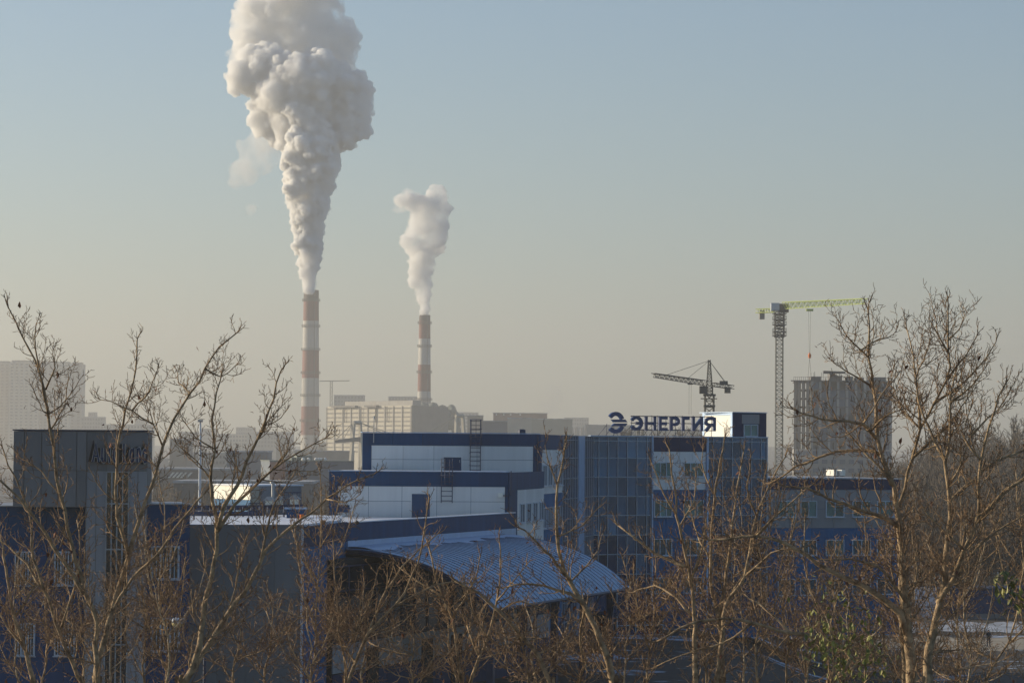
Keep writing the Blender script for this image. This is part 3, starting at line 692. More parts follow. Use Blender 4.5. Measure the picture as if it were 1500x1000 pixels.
mb = MB(); mb.poly_extrude([hL.pt(-.1, .1, zt_), hL.pt(hL.L, .1, zt_), hR.pt(hR.L + .1, .1, zt_), hR.pt(hR.L + .1, -5, zt_)][::-1], (0, 0, .1)); mb.build('roof', snow, t)
mb = MB(); mb.tube([P(400, 741, 214), P(400, 707, 214)], .12, 8); mb.tube([P(400, 707.5, 214), P(400, 704, 214)], .22, 8); mb.build('flue_pipe', metal_g, t)

# ================================================================ FAR DISTRICT
def far_box(name, px0, px1, ytop, D, depth, m, label, cat, rows=0, cols=0, roofm=None, slant=0, winm=None, group=None, parapet=0, side=None, z0=None):
    """a far building: walls, roof and real recessed window strips"""
    fr = F(XY(px0, D), XY(px1, D + slant)); zt = fr.Z((px0+px1)/2, ytop); base = ground_z(*fr.pt(fr.L/2, 0, 0)[:2]) - 1.5 if z0 is None else z0
    t = thing(name, (*fr.pt(fr.L/2, -depth/2, 0)[:2], max(base + 1.5, 0)), label, cat, group)
    mb = MB(); fr.box(mb, 0, fr.L, -depth, 0, base, zt); mb.build('wall', m, t)
    mb = MB(); fr.box(mb, -.3, fr.L + .3, -depth - .3, .3, zt + .02, zt + .6 + parapet); mb.build('roof', roofm or snow_d, t)
    if rows and cols:
        H = zt - max(base + 1.5, zt - rows * 3.2 * max(1, D/2535)); rh = H / rows; wb = MB(); cwid = fr.L / cols
        for r_ in range(rows):
            for c_ in range(cols):
                u = (c_ + .5) * cwid; z = zt - (r_ + .55) * rh
                fr.box(wb, u - cwid*.28, u + cwid*.28, .0 + .05, .18, z - rh*.25, z + rh*.25)
        o = wb.build('windows', winm or conc_d, t); o['kind'] = 'stuff'
    return t, fr, zt
# left apartment tower block in haze: stepped sections
tt = thing('apartment_tower', (*XY(60, 3900), ground_z(*XY(60, 3900))), 'tall pale apartment tower block fading into haze at the left edge', 'apartment building')
for i, (xa, xb, yt, dd, mm) in enumerate(((-30, 12, 531, 40, conc), (12, 55, 530, 0, conc_c), (55, 82, 531, 14, conc), (82, 100, 532, 4, conc_c), (100, 118.5, 533, 22, conc))):
    fr = F(XY(xa, 3900 + dd), XY(xb, 3900 + dd)); zt = fr.Z((xa+xb)/2, yt)
    mb = MB(); fr.box(mb, 0.01, fr.L - .01, -30, 0, 0, zt); mb.build('wall_section', mm, tt)
    mb = MB(); fr.box(mb, 2, fr.L - 2, -25, -4, zt + .02, zt + 2.2); mb.build('roof_parapet', conc_d, tt)
    wb = MB(); n = max(2, int(fr.L / 5.5))
    for r_ in range(26):
        z = zt - 3 - r_ * 4.1
        for c_ in range(n): u = (c_ + .5) * fr.L / n; fr.box(wb, u - 1.5, u + 1.5, .02, .4, z - 1.1, z + 1.1)
    wb.build('windows', conc_d, tt)['kind'] = 'stuff'
# skyline pieces
FB = [
 ('apartment_block', 128, 138, 604, 4200, 25, conc, 'narrow faint tower just right of the hazy apartment tower', 'apartment building', 9, 4),
 ('apartment_block', 196, 214, 614, 4300, 25, conc, 'narrow faint block above the right end of the grey sign tower', 'apartment building', 7, 6),
 ('apartment_block', 292, 316, 628, 4000, 25, conc, 'faint block directly behind the slender light mast', 'apartment building', 5, 8),
 ('apartment_block', 345, 372, 626, 4400, 25, conc, 'faintest block on the far hill between mast and tall chimney', 'apartment building', 5, 8),
 ('apartment_block', 404, 424, 640, 2800, 25, conc_d, 'small dark block close to the left side of the tall chimney', 'apartment building', 3, 7),
 ('apartment_block', 640, 700, 604, 4300, 25, conc, 'very faint block above the dark lumpy mass', 'apartment building', 8, 12),
 ('apartment_block', 826, 862, 612, 4200, 25, conc, 'faint block right of the greenish grey hall', 'apartment building', 6, 10),
 ('workshop', 332, 392, 662, 1150, 20, steelb, 'long bluish workshop with a pale roof left of the tall chimney', 'workshop', 1, 14),
 ('workshop', 272, 330, 664, 1700, 20, conc, 'pale workshop beyond the mast', 'workshop', 2, 12),
 ('apartment_block', 118, 150, 611, 3600, 25, conc, 'low pale block just right of the hazy apartment tower', 'apartment building', 6, 8),
 ('apartment_block', 150, 222, 622, 3400, 25, conc_c, 'long low hazy block behind the grey sign tower roof', 'apartment building', 5, 16),
 ('apartment_block', 262, 292, 633, 3600, 25, conc, 'faint far block left of the slender light mast', 'apartment building', 4, 8),
 ('apartment_block', 318, 362, 636, 3700, 25, conc_c, 'faint far block on the hill right of the slender light mast', 'apartment building', 4, 10),
 ('apartment_block', 372, 428, 633, 3500, 25, conc, 'faint far block just left of the tall chimney', 'apartment building', 4, 12),
 ('warehouse', 248, 273, 644, 1625, 30, conc_d, 'dark box shaped warehouse with a snow covered roof near the light mast', 'warehouse', 0, 0),
 ('factory_hall', 216, 392, 672, 2535, 60, steelb, 'long low grey factory hall with painted glinting streaks', 'factory hall', 0, 0),
 ('factory_hall', 225, 330, 688, 1000, 40, conc_d, 'dark factory hall in front of the hall with painted glinting streaks', 'factory hall', 2, 20),
 ('factory_hall', 255, 455, 708, 700, 30, conc_d, 'low dark shed with a thin line of snow on its roof', 'factory hall', 0, 0),
 ('apartment_tower_far', 488, 532, 579, 3600, 30, conc, 'very faint tower block rising behind the left end of the lit boiler house', 'apartment building', 14, 9),
 ('apartment_tower_far', 568, 609, 581, 3700, 30, conc, 'very faint tower block behind the shorter chimney', 'apartment building', 14, 9),
 ('workshop', 462, 516, 649, 2535, 30, conc_c, 'small sunlit cream workshop beside the leaning conveyor tower', 'workshop', 2, 9),
 ('workshop', 455, 515, 661, 1820, 30, conc_d, 'flat dark workshop in front of the small sunlit one', 'workshop', 0, 0),
 ('workshop', 430, 466, 660, 1885, 20, conc_c, 'small pale workshop standing at the foot of the tall chimney', 'workshop', 1, 5),
 ('turbine_hall', 684, 707, 609, 2210, 20, conc_d, 'grey square block immediately right of the paired concrete pylon', 'industrial building', 0, 0),
 ('turbine_hall', 706.5, 742.5, 617.5, 1625, 25, steelb, 'plain blue grey box building behind the roof ladder', 'industrial building', 0, 0),
 ('turbine_hall', 743, 778, 613, 1885, 25, conc_c, 'pale cream block with steam drifting across its face', 'industrial building', 0, 0),
 ('turbine_hall', 722, 801, 605.5, 2470, 30, brickc, 'long reddish brown block with bright glints along its top', 'industrial building', 0, 0),
 ('turbine_hall', 778, 838, 614, 2275, 30, steelg, 'dark greenish grey hall behind the row of pale silos', 'industrial building', 0, 0),
 ('factory_hall', 858, 930, 623, 2470, 30, conc, 'pale hall behind the round emblem of the roof sign', 'factory hall', 0, 0),
 ('factory_hall', 930, 1030, 629, 2730, 30, conc_c, 'cream hall seen through the letters of the roof sign', 'factory hall', 0, 0),
]
for b_ in FB:
    t, fr, zt = far_box(b_[0] if b_[0] != 'apartment_tower_far' else 'apartment_tower', *b_[1:7], b_[7], b_[8], b_[9], b_[10], z0=0 if b_[4] > 3000 else None)
    if 'glints' in b_[7]:
        mb = MB()
        for px in (727, 738, 748, 762): u = fr.U(px, 608); fr.box(mb, u - .6, u + .6, .05, .5, zt - 1.6, zt - .3)
        mb.build('painted_glint', cream, t)  # bright glints drawn as small cream boxes
    if 'glinting' in b_[7]:
        for px in (246, 252, 258, 264, 272):
            u = fr.U(px, 680); mb = MB(); mb.poly_extrude([fr.pt(u, .3, zt - 2.6), fr.pt(u + .8, .3, zt - 2.6), fr.pt(u + 2.4, .3, zt - .8), fr.pt(u + 1.6, .3, zt - .8)], (0, -.3, 0)); mb.build('painted_glint', cream, t)  # slanted white reflections drawn as cream streaks
        mb = MB()
        for k in range(24): fr.box(mb, fr.L * (k+.2)/24, fr.L * (k+.55)/24, .05, .25, zt - 7, zt - 4.5)
        mb.build('windows', black, t)['kind'] = 'stuff'
# silo row with battlement-like tops
for k in range(9):
    px = 784 + k * 8.8; c = P(px, 640, 2535); zt = P(px, 625.5, 2535).z
    t = thing('silo', (c.x, c.y, 0), ['pale concrete silo at the left end of the silo row', 'second silo from the left in the pale row', 'third silo from the left in the pale row', 'fourth silo from the left in the pale row', 'middle silo of the pale row', 'fourth silo from the right in the pale row', 'third silo from the right in the pale row', 'second silo from the right in the pale row', 'pale concrete silo at the right end of the silo row'][k], 'silo', 'row of pale silos right of the cream block')
    mb = MB(); mb.tube([(c.x, c.y, -1), (c.x, c.y, zt)], 1.85, 12); mb.build('silo_body', conc_c, t, smooth=False)
    mb = MB(); mb.box(c.x - .35, c.x + .35, c.y - .4, c.y + .4, zt, zt + 1.6); mb.build('cap', conc_c, t)
# wide grey and reddish hall in the middle distance
fr = F(XY(395, 900), XY(518, 905)); zt = fr.Z(450, 675.5)
t = thing('storage_hall', (*fr.pt(12, -10, 0)[:2], 0), 'wide grey hall with a reddish left section and small roof vents', 'hall')
mb = MB(); fr.box(mb, 0, fr.L, -22, 0, -1, zt); mb.build('wall', steelb, t)
mb = MB(); fr.box(mb, .05, fr.U(418), .02, .12, 0, zt - .2); mb.build('red_section', brickc, t)
mb = MB(); fr.box(mb, -.2, fr.L + .2, -22.2, .2, zt + .01, zt + .25); mb.build('roof', steelg, t)
for px in (425, 433, 450, 458): u = fr.U(px, 690); mb = MB(); fr.box(mb, u, u + 1.2, .03, .1, fr.Z(px, 696), fr.Z(px, 689)); mb.build('window', black, t)
mb = MB(); fr.box(mb, fr.U(437), fr.U(460), -10, -4, zt + .25, fr.Z(450, 667)); fr.box(mb, fr.U(430), fr.U(437), -9, -5, zt + .25, fr.Z(450, 670)); mb.build('roof_plant_room', steelg, t)
for px in (444, 452, 463, 467, 471, 476): a = P(px, 676, 899); mb = MB(); mb.sphere(a + Vector((0, 0, .7)), .55, 8, 5); mb.build('roof_vent', cream, t)
# boiler house of the power station
pn = Vector(XY(602, 2340)); pf = Vector(XY(478, 2457)); bL = F(pf, pn); bR = F(pn, XY(655, 2405))
zt = bL.Z(540, 594.5)
t = thing('boiler_house', (pn.x, pn.y, 0), 'huge boiler house with a sunlit gridded wall and a shaded side beside the shorter chimney', 'power station building')
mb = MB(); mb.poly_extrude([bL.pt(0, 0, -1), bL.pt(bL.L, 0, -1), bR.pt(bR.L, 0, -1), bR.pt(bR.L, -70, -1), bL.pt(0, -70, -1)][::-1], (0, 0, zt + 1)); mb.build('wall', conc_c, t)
mb = MB(); bR.box(mb, .1, bR.L, .05, .5, 0, zt - .1); mb.build('painted_shade_wall', conc_d, t)  # shade on this side put in as a sheet of darker concrete
n = 13; zz0 = [zt - 2 - k * 3.4 for k in range(13)]
for z in zz0[:11]:
    mb = MB(); bL.box(mb, .5, bL.L - .5, .05, .35, z - .5, z + .5); mb.build('window_band', conc_d, t)
for k in range(11):
    u = bL.L * k / 10; mb = MB(); bL.box(mb, max(0, u - .5), min(bL.L, u + .5), .4, .8, 2, zt - .3); mb.build('pilaster', conc, t)
mb = MB(); bL.box(mb, bL.U(503, 590), bL.L - 1, -9, -1.5, zt, bL.Z(560, 587)); mb.build('roof_storey', conc, t)
mb = MB(); bL.box(mb, bL.U(490, 590), bL.U(525, 590), .4, 3, zt - 1, zt + .6); bL.box(mb, bL.U(538, 590), bL.U(556, 590), .4, 3, zt - 1, zt + .6); mb.build('roof_canopy', conc_d, t)
for px in (507, 531, 552, 569): u = bL.U(px, 600); mb = MB(); mb.tube([bL.pt(u, 1.2, zt - .5), bL.pt(u, 1.2, zt - 13)], .35, 5); mb.build('downpipe', conc_d, t)
# dark coal heap like mound on the right end
mb = MB()
for k in range(60):
    px = rnd.uniform(612, 669); q = (px - 612) / 57; top = 597 - 6 * math.exp(-((q - .68) / .25) ** 2) + (12 * max(0, q - .9) / .1)
    c = P(px, top + rnd.uniform(2, 30), 2444 + rnd.uniform(-15, 30)); mb.sphere(c, rnd.uniform(2.8, 6), 7, 5)
o = mb.build('cooling_plant_stack', steelg); tag(o, 'rounded dark lumpy mass rising right of the shorter chimney', 'tree clump')
o.name = 'tree_clump'
# chimneys
def chimney(px, D, bands, plats, w0, w1, ytop, ybot, label):
    c = P(px, 640, D); t = thing('chimney', (c.x, c.y, 0), label, 'chimney', 'striped chimneys of the power station')
    ztop = P(px, ytop, D).z; zref = P(px, ybot, D).z
    rad = lambda z: (w0 + (w1 - w0) * (ztop - z) / (ztop - zref)) / 2 * D / FPX
    for (ya, yb, m_, nm) in bands:
        za, zb = P(px, ya, D).z, (P(px, yb, D).z if yb else 0)
        mb = MB(); mb.tube([(c.x, c.y, zb), (c.x, c.y, za)], [rad(zb), rad(za)], 40); mb.build(nm, m_, t)
    mb = MB(); mb.tube([(c.x, c.y, ztop - .02), (c.x, c.y, ztop + .25)], [rad(ztop) + .1] * 2, 40); mb.build('rim', soot, t)
    for y in plats:
        z = P(px, y, D).z; r_ = rad(z); mb = MB()
        mb.tube([(c.x, c.y, z - .15), (c.x, c.y, z + .15)], [r_ + 1.15] * 2, 28)
        for zz_ in (.9, 1.7): mb.tube([(c.x + (r_ + 1.1) * math.cos(a * math.pi / 12), c.y + (r_ + 1.1) * math.sin(a * math.pi / 12), z + zz_) for a in range(25)], .12, 4)
        for a in range(24): mb.tube([(c.x + (r_ + 1.1) * math.cos(a * math.pi / 12), c.y + (r_ + 1.1) * math.sin(a * math.pi / 12), z), (c.x + (r_ + 1.1) * math.cos(a * math.pi / 12), c.y + (r_ + 1.1) * math.sin(a * math.pi / 12), z + 1.7)], .1, 4)
        mb.build('platform', conc_d, t)
    mb = MB(); mb.tube([(c.x + rad(0) * .5 , c.y - rad(0) * .9, 2), (c.x + rad(ztop) * .5, c.y - rad(ztop) * .9, ztop)], .18, 4); mb.build('ladder', conc_d, t)
chimney(454, 2535, [(425.5, 441, soot, 'top_band'), (441, 470, red_p, 'red_band'), (470, 512.5, wht_p, 'white_band'), (512.5, 553.6, red_p, 'red_band'), (553.6, 595, wht_p, 'white_band'), (595, 637, red_p, 'red_band'), (637, None, wht_p, 'white_band')],
        (441, 478.6, 513, 547, 580, 617), 22, 27.6, 425.5, 665, 'taller striped red and white chimney with dense white smoke, on the left')
chimney(620.8, 2535, [(462, 470, soot, 'top_band'), (470, 496, red_p, 'red_band'), (496, 534, wht_p, 'white_band'), (534, 573, red_p, 'red_band'), (573, 611.5, wht_p, 'white_band'), (611.5, 650, red_p, 'red_band'), (650, None, wht_p, 'white_band')],
        (474, 508, 546, 586), 16.3, 21, 462, 635, 'shorter striped red and white chimney with a thin plume, in front of the boiler house')
# white cylindrical tank by chimney
c = P(441, 690, 1872); t = thing('storage_tank', (c.x, c.y, 0), 'sunlit white cylindrical tank at the foot of the taller chimney', 'tank')
mb = MB(); mb.tube([(c.x, c.y, -1), (c.x, c.y, P(441, 672, 1872).z)], 4.4, 24); mb.build('tank_body', cream, t)
mb = MB(); mb.tube([(c.x, c.y, P(441, 672, 1872).z), (c.x, c.y, P(441, 669, 1872).z)], [4.6, .5], 24); mb.build('tank_roof', snow_d, t)
# A-frame pylons with cables
def aframe(pxt, pxa, pxb, ytop, ybot, D, label, deck=None):
    t = thing('pylon', P((pxa+pxb)/2, ybot, D), label, 'pylon', 'concrete cable pylons')
    for a, b, dd in ((pxt[0], pxa, 0), (pxt[1], pxb, 3)):
        mb = MB(); mb.tube([P(b, ybot, D + dd), P(a, ytop, D + dd)], [1.1, .97], 4); mb.build('leg', conc_c, t)
    mb = MB(); mb.tube([P(pxt[0] - 1, ytop, D - 1), P(pxt[1] + 1, ytop, D + 4)], 1.0, 4); mb.build('crossbeam', conc_c, t)
    return t
ta = aframe((518.5, 527.5), 512, 531, 619, 700, 1560, 'tall leaning concrete pylon with a conveyor gallery, left of the blue roof', True)
mb = MB(); a, b = P(491, 645, 1547), P(532, 642, 1566); mb.quadbox([(a.x, a.y-1.5, a.z-1.2), (b.x, b.y-1.5, b.z-1.5), (b.x, b.y+1.5, b.z-1.5), (a.x, a.y+1.5, a.z-1.2), (a.x, a.y-1.5, a.z+.2), (b.x, b.y-1.5, b.z+1.1), (b.x, b.y+1.5, b.z+1.1), (a.x, a.y+1.5, a.z+.2)]); mb.build('conveyor_gallery', conc_d, ta)
mb = MB()
for (x0, y0, x1, y1) in ((517, 619, 493, 643), (517, 619, 503, 643), (528, 619, 575, 636), (528, 619, 560, 634)): mb.tube([P(x0, y0, 1560), P(x1, y1, 1560)], .15, 4)
mb.build('cable', conc_d, ta)
tb = aframe((668.5, 678), 667.5, 680.5, 609, 650, 1690, 'paired concrete pylon rising just above the blue roof edge, left of the ladder cage')
mb = MB()
for (x0, y0, x1, y1) in ((667, 610, 630, 632), (667, 610, 640, 634), (679, 609, 707, 610)): mb.tube([P(x0, y0, 1690), P(x1, y1, 1690)], .13, 4)
mb.build('cable', conc_d, tb)
# light mast
t = thing('light_mast', P(293, 705, 620), 'slender pale light mast rising above the roofs left of the tall chimney', 'mast')
mb = MB(); mb.tube([(P(293, 705, 620).x, 620, 0), P(293.5, 618, 620)], [.36, .18], 8); mb.build('pole', frame_w, t); mb = MB(); a = P(293.5, 618, 620); mb.box(a.x - .5, a.x + .5, 619.7, 620.3, a.z, a.z + .5); mb.build('lamp_head', metal_g, t)
mb = MB(); 
# ---------------------------------------------------------------- cranes
def lattice(mb, p0, p1, w, bays, r, up=Vector((0, 1, 0)), tri=False, w1=None):
    p0, p1 = Vector(p0), Vector(p1); ax = (p1 - p0).normalized(); s1 = ax.cross(up).normalized(); s2 = ax.cross(s1).normalized(); w1 = w1 or w
    cn = [(-1, -1), (1, -1), (1, 1), (-1, 1)] if not tri else [(-1, -1), (1, -1), (0, 1)]
    def c(k, i): q = w + (w1 - w) * i / bays; return p0 + (p1 - p0) * (i / bays) + s1 * cn[k][0] * q / 2 + s2 * cn[k][1] * q / 2
    m = len(cn)
    for k in range(m): mb.tube([c(k, 0), c(k, bays)], r, 4)
    for i in range(bays):
        for k in range(m):
            k2 = (k + 1) % m
            a, b = (k, k2) if i % 2 else (k2, k)
            mb.tube([c(a, i), c(b, i + 1)], r * .6, 3, False); mb.tube([c(k, i), c(k2, i)], r * .6, 3, False)
UP = Vector((0, 1, 0)); UZ = Vector((0, 0, 1))
# green flat top crane
D = 890
t = thing('tower_crane', (P(1141, 690, D).x, D, 0), 'tall tower crane with a lime green flat top jib over the unfinished building', 'tower crane')
bx = P(1141.3, 600, D).x
mb = MB(); lattice(mb, (bx, D, 0), (bx, D, P(1141, 492, D).z), 2.0, 44, .15, UP); mb.build('mast', crane_m, t)
mb = MB(); lattice(mb, (bx, D, P(1141, 494, D).z), (bx, D, P(1141, 457, D).z), 2.5, 9, .2, UP); mb.build('climbing_frame', crane_d, t)
for y in (460, 468, 476, 486, 492):
    z = P(1141, y, D).z; mb = MB(); mb.box(bx - 1.9, bx + 1.9, D - 1.9, D + 1.9, z - .1, z + .1)
    for sx in (-1.9, 1.9): mb.tube([(bx + sx, D - 1.9, z + 1), (bx + sx, D + 1.9, z + 1)], .07, 3); mb.tube([(bx + sx, D - 1.9, z), (bx + sx, D - 1.9, z + 1)], .07, 3); mb.tube([(bx + sx, D + 1.9, z), (bx + sx, D + 1.9, z + 1)], .07, 3)
    mb.tube([(bx - 1.9, D - 1.9, z + 1), (bx + 1.9, D - 1.9, z + 1)], .07, 3); mb.build('platform', crane_d, t)
jz = P(1141, 451, D).z
j0 = Vector((bx + 1.5, D - 2, jz + .1)); j1 = P(1267.5, 441, 826)
mb = MB(); lattice(mb, j0 + Vector((0,0,.5)), j1, 1.9, 26, .12, UZ, True, 1.3); mb.build('jib', crane_g, t)
mb = MB(); k1 = P(1109, 455.5, D + 8); lattice(mb, Vector((bx - 1, D, jz - .7)), k1, 1.1, 7, .12, UZ); mb.build('counter_jib', crane_g, t)
mb = MB(); a = P(1116, 461, D + 7); mb.box(a.x - .75, a.x + .75, a.y - 1, a.y + 1, a.z - 1.3, a.z + 1.3); mb.build('counterweight', conc, t)
mb = MB(); a = P(1135, 449, D); mb.box(a.x - 1.2, a.x + 1.2, D - 1.6, D + 1, a.z - 1.3, a.z + 1.0); mb.build('cab', frame_w, t)
mb = MB(); mb.box(bx - .3, bx + 2.6, D - 1.4, D + 1.4, jz - 1.3, jz + 1.2); mb.build('slewing_unit', crane_d, t)
mb = MB(); a = P(1186, 453, 868); mb.box(a.x - 1, a.x + 1, a.y - .7, a.y + .7, a.z - .5, a.z + .1); mb.build('trolley', crane_g, t)
hk = P(1186, 520, 868)
mb = MB(); mb.tube([(a.x - .3, a.y, a.z), (hk.x - .1, a.y, hk.z)], .045, 3); mb.tube([(a.x + .3, a.y, a.z), (hk.x + .1, a.y, hk.z)], .045, 3); mb.build('hoist_cable', crane_d, t)
mb = MB(); mb.tube([(hk.x, a.y, hk.z - .9), (hk.x, a.y, hk.z), (hk.x, a.y, hk.z + .7)], [.3, .5, .15], 8); hb = mb.build('hook_block', orange, t)
mb = MB(); z2_ = P(1186, 553, 868).z
for s_ in (-.45, .45): mb.tube([(hk.x, a.y, hk.z - .8), (hk.x + s_, a.y, z2_)], .05, 3)
mb.build('sling', crane_d, t)
# dark hammerhead crane
D = 600
t = thing('tower_crane', (P(1039, 690, D).x, D, 0), 'smaller dark tower crane with pendant cables behind the roof penthouse', 'tower crane')
bx = P(1039, 600, D).x
mb = MB(); lattice(mb, (bx, D, 0), (bx, D, P(1039, 577, D).z), 1.7, 24, .15, UP); mb.build('mast', crane_d, t)
mb = MB(); mb.box(bx - 1.1, bx + 1.1, D - 1.1, D + 1.1, P(1039, 596, D).z, P(1039, 593, D).z); mb.box(bx - 1.2, bx + 1.2, D - 1.1, D + 1.1, P(1039, 580, D).z, P(1039, 577, D).z); mb.box(bx - 1.7, bx + 1.5, D - .3, D + .3, P(1039, 584.5, D).z, P(1039, 583, D).z); mb.build('slewing_ring', crane_d, t)
mb = MB(); lattice(mb, (bx, D, P(1039, 577, D).z), (bx, D, P(1039, 563, D).z), 1.2, 3, .12, UP); lattice(mb, (bx, D, P(1039, 563, D).z), P(1039, 527, D), 1.0, 7, .10, UP, False, .35); mb.build('tower_head', crane_d, t)
ja, jb = P(1032, 561, D), P(957, 549.5, 545)
mb = MB(); lattice(mb, ja, jb, 1.0, 22, .075, UZ, True, .7); mb.build('jib', crane_d, t)
ca, cb = P(1044, 563, D), P(1073, 567, 618)
mb = MB(); lattice(mb, ca, cb, .7, 7, .07, UZ); mb.build('counter_jib', crane_d, t)
mb = MB(); a = P(1065.5, 571, 614); mb.box(a.x - .6, a.x + .6, a.y - .6, a.y + .6, a.z - .65, a.z + .6); mb.build('counterweight', crane_m, t)
mb = MB(); a = P(1060, 561.5, 610); mb.box(a.x - .8, a.x + .8, a.y - .6, a.y + .6, a.z - .3, a.z + .5); mb.build('winch', crane_d, t)
mb = MB(); a = P(1030.5, 571, D); mb.box(a.x - .85, a.x + .75, D - 1.3, D - .1, a.z - .75, a.z + .75); mb.build('cab', crane_d, t)
ap = P(1039, 528, D)
mb = MB()
for q in (P(973, 550, 555), P(1008, 553.5, 580), P(1062, 560, 612), P(1064, 561, 613)): mb.tube([ap, q], .05, 3)
mb.build('pendant_cable', crane_d, t)
a = P(1011, 562, 582); b_ = P(1011, 607, 582)
mb = MB(); mb.box(a.x - .5, a.x + .5, a.y - .4, a.y + .4, a.z - .15, a.z + .15); mb.tube([(a.x - .2, a.y, a.z), (a.x - .2, a.y, b_.z)], .03, 3); mb.tube([(a.x + .2, a.y, a.z), (a.x + .2, a.y, b_.z)], .03, 3); mb.build('trolley_and_cable', crane_d, t)
# very faint far crane
D = 3300; bx = P(485, 600, D).x
t = thing('tower_crane', (bx, D, 0), 'barely visible far crane in the haze right of the taller chimney', 'tower crane')
mb = MB(); lattice(mb, (bx, D, 0), (bx, D, P(485, 558, D).z), 2.4, 20, .3, UP); mb.build('mast', crane_d, t)
mb = MB(); mb.tube([P(468, 558, D), P(512, 557.5, D)], .5, 4); mb.build('jib', crane_d, t)
# ---------------------------------------------------------------- unfinished building
fK = F(XY(1188, 1045), XY(1306, 1050)); fKs = F(XY(1162.5, 1047.5), XY(1188, 1045))
KT = fK.Z(1235, 557.5)
t = thing('unfinished_building', (*fK.pt(10, -8, 0)[:2], 0), 'concrete high rise under construction with open top floors and formwork', 'construction site building')
fl = (KT - 0) / 21.0; fh = 2.95
nfl = int(KT / fh)
mb = MB()
zo = KT - 8 * fh       # open floors above, closed wall below
poly = lambda z, h: MB().poly_extrude([fKs.pt(0, 0, z), fKs.pt(fKs.L, 0, z), fK.pt(fK.L, 0, z), (fK.pt(fK.L, 0, z)[0] + 2, 1074, z), (fKs.pt(0, 0, z)[0] + 2.2, 1076, z)][::-1], (0, 0, h))
poly(-1, zo + 1).build('wall', conc, t)
poly(zo, 1.0)
for k in range(8):
    z = KT - (k + 1) * fh
    poly(z + fh - .32, .30).build('floor_slab', conc_d, t)
mb = MB(); fK.box(mb, 3, fK.L - 3, -14, -2.2, zo + .02, KT - .4); mb.build('stair_core', conc_d, t)
cols_ = frange(0, fK.L, 9)
for k in range(8):
    z = KT - (k + 1) * fh
    for i in range(10):
        u = min(max(cols_[i], .3), fK.L - .3); mb = MB(); fK.box(mb, u - .42, u + .42, -.9, -.05, z + .0, z + fh - .33); mb.build('column', conc, t)
    for i in range(9):
        if rnd.random() < (.97 if k > 0 else .5):
            mb = MB(); fK.box(mb, cols_[i] + .45, cols_[i+1] - .45, -.6, -.4, z, z + fh - .33 if rnd.random() < .8 else z + 1.2); mb.build('infill_wall', steelb if rnd.random() < .5 else conc_d, t)
    for u in (.5, fKs.L * .28, fKs.L * .53, fKs.L * .78): mb = MB(); fKs.box(mb, u - .52, u + .52, -.8, -.05, z, z + fh - .33); mb.build('column', conc_d, t)
wmesh = MB().box(-.95, .95, -.1, .04, -.75, .75).mesh('window', steelb)
sill = MB().box(-1.1, 1.1, -.2, .1, -.07, .0).mesh('sill', conc_c)
k = 0; z = zo - fh
while z > 0.5:
    for i in range(9):
        u = (cols_[i] + cols_[i+1]) / 2
        o = inst('window', wmesh, t, fK.pt(u, .02, z + 1.6), fK.ang); s_ = bpy.data.objects.new('sill', sill); col.objects.link(s_); s_.parent = o; s_.location = (0, 0, -.82)
    for i in range(2):
        inst('window', wmesh, t, fKs.pt(fKs.L * (.3 + .4*i), .02, z + 1.6), fKs.ang)
    z -= fh
# roof works
mb = MB(); fK.box(mb, -1, fK.L + .5, .1, .3, KT - .3, KT + .1); fKs.box(mb, -1, fKs.L, .1, .3, KT - .3, KT + .1)
for k in range(30): u = (fK.L + 1) * k / 29 - 1; mb.tube([fK.pt(u, .2, KT), fK.pt(u, .2, KT + 1.3)], .06, 3)
for k in range(10): u = fKs.L * k / 9; mb.tube([fKs.pt(u, .2, KT), fKs.pt(u, .2, KT + 1.3)], .06, 3)
mb.tube([fK.pt(-.5, .2, KT + 1.2), fK.pt(fK.L, .2, KT + 1.2)], .05, 3); mb.tube([fKs.pt(0, .2, KT + 1.2), fKs.pt(fKs.L, .2, KT + 1.2)], .05, 3)
mb.build('edge_scaffold', conc_d, t)
for (xa, xb, ya) in ((1190, 1205, 551), (1218, 1226, 547), (1226, 1236, 550), (1243, 1252, 551), (1256, 1268, 553), (1276, 1300, 552)):
    mb = MB(); fK.box(mb, fK.U(xa, 555), fK.U(xb, 555), -5, -2, KT + .02, fK.Z((xa+xb)/2, ya)); mb.build('formwork_box', conc_d, t)
mb = MB()
for k in range(26): u = rnd.uniform(0, fK.L); mb.tube([fK.pt(u, -2, KT), fK.pt(u, -2, KT + rnd.uniform(1.5, 3.2))], .07, 3)
mb.build('rebar', crane_d, t)
mb = MB(); a, b = P(1206, 545, 1045), P(1238, 544.5, 1050); mb.quadbox([(a.x, a.y-1, a.z-.5), (b.x, b.y-1, b.z-.6), (b.x, b.y+1, b.z-.6), (a.x, a.y+1, a.z-.5), (a.x, a.y-1, a.z+.5), (b.x, b.y-1, b.z+.1), (b.x, b.y+1, b.z+.1), (a.x, a.y+1, a.z+.5)])
mb.tube([P(1215, 546, 1047), P(1228, 552, 1048)], .4, 4); mb.build('formwork_table', crane_d, t)
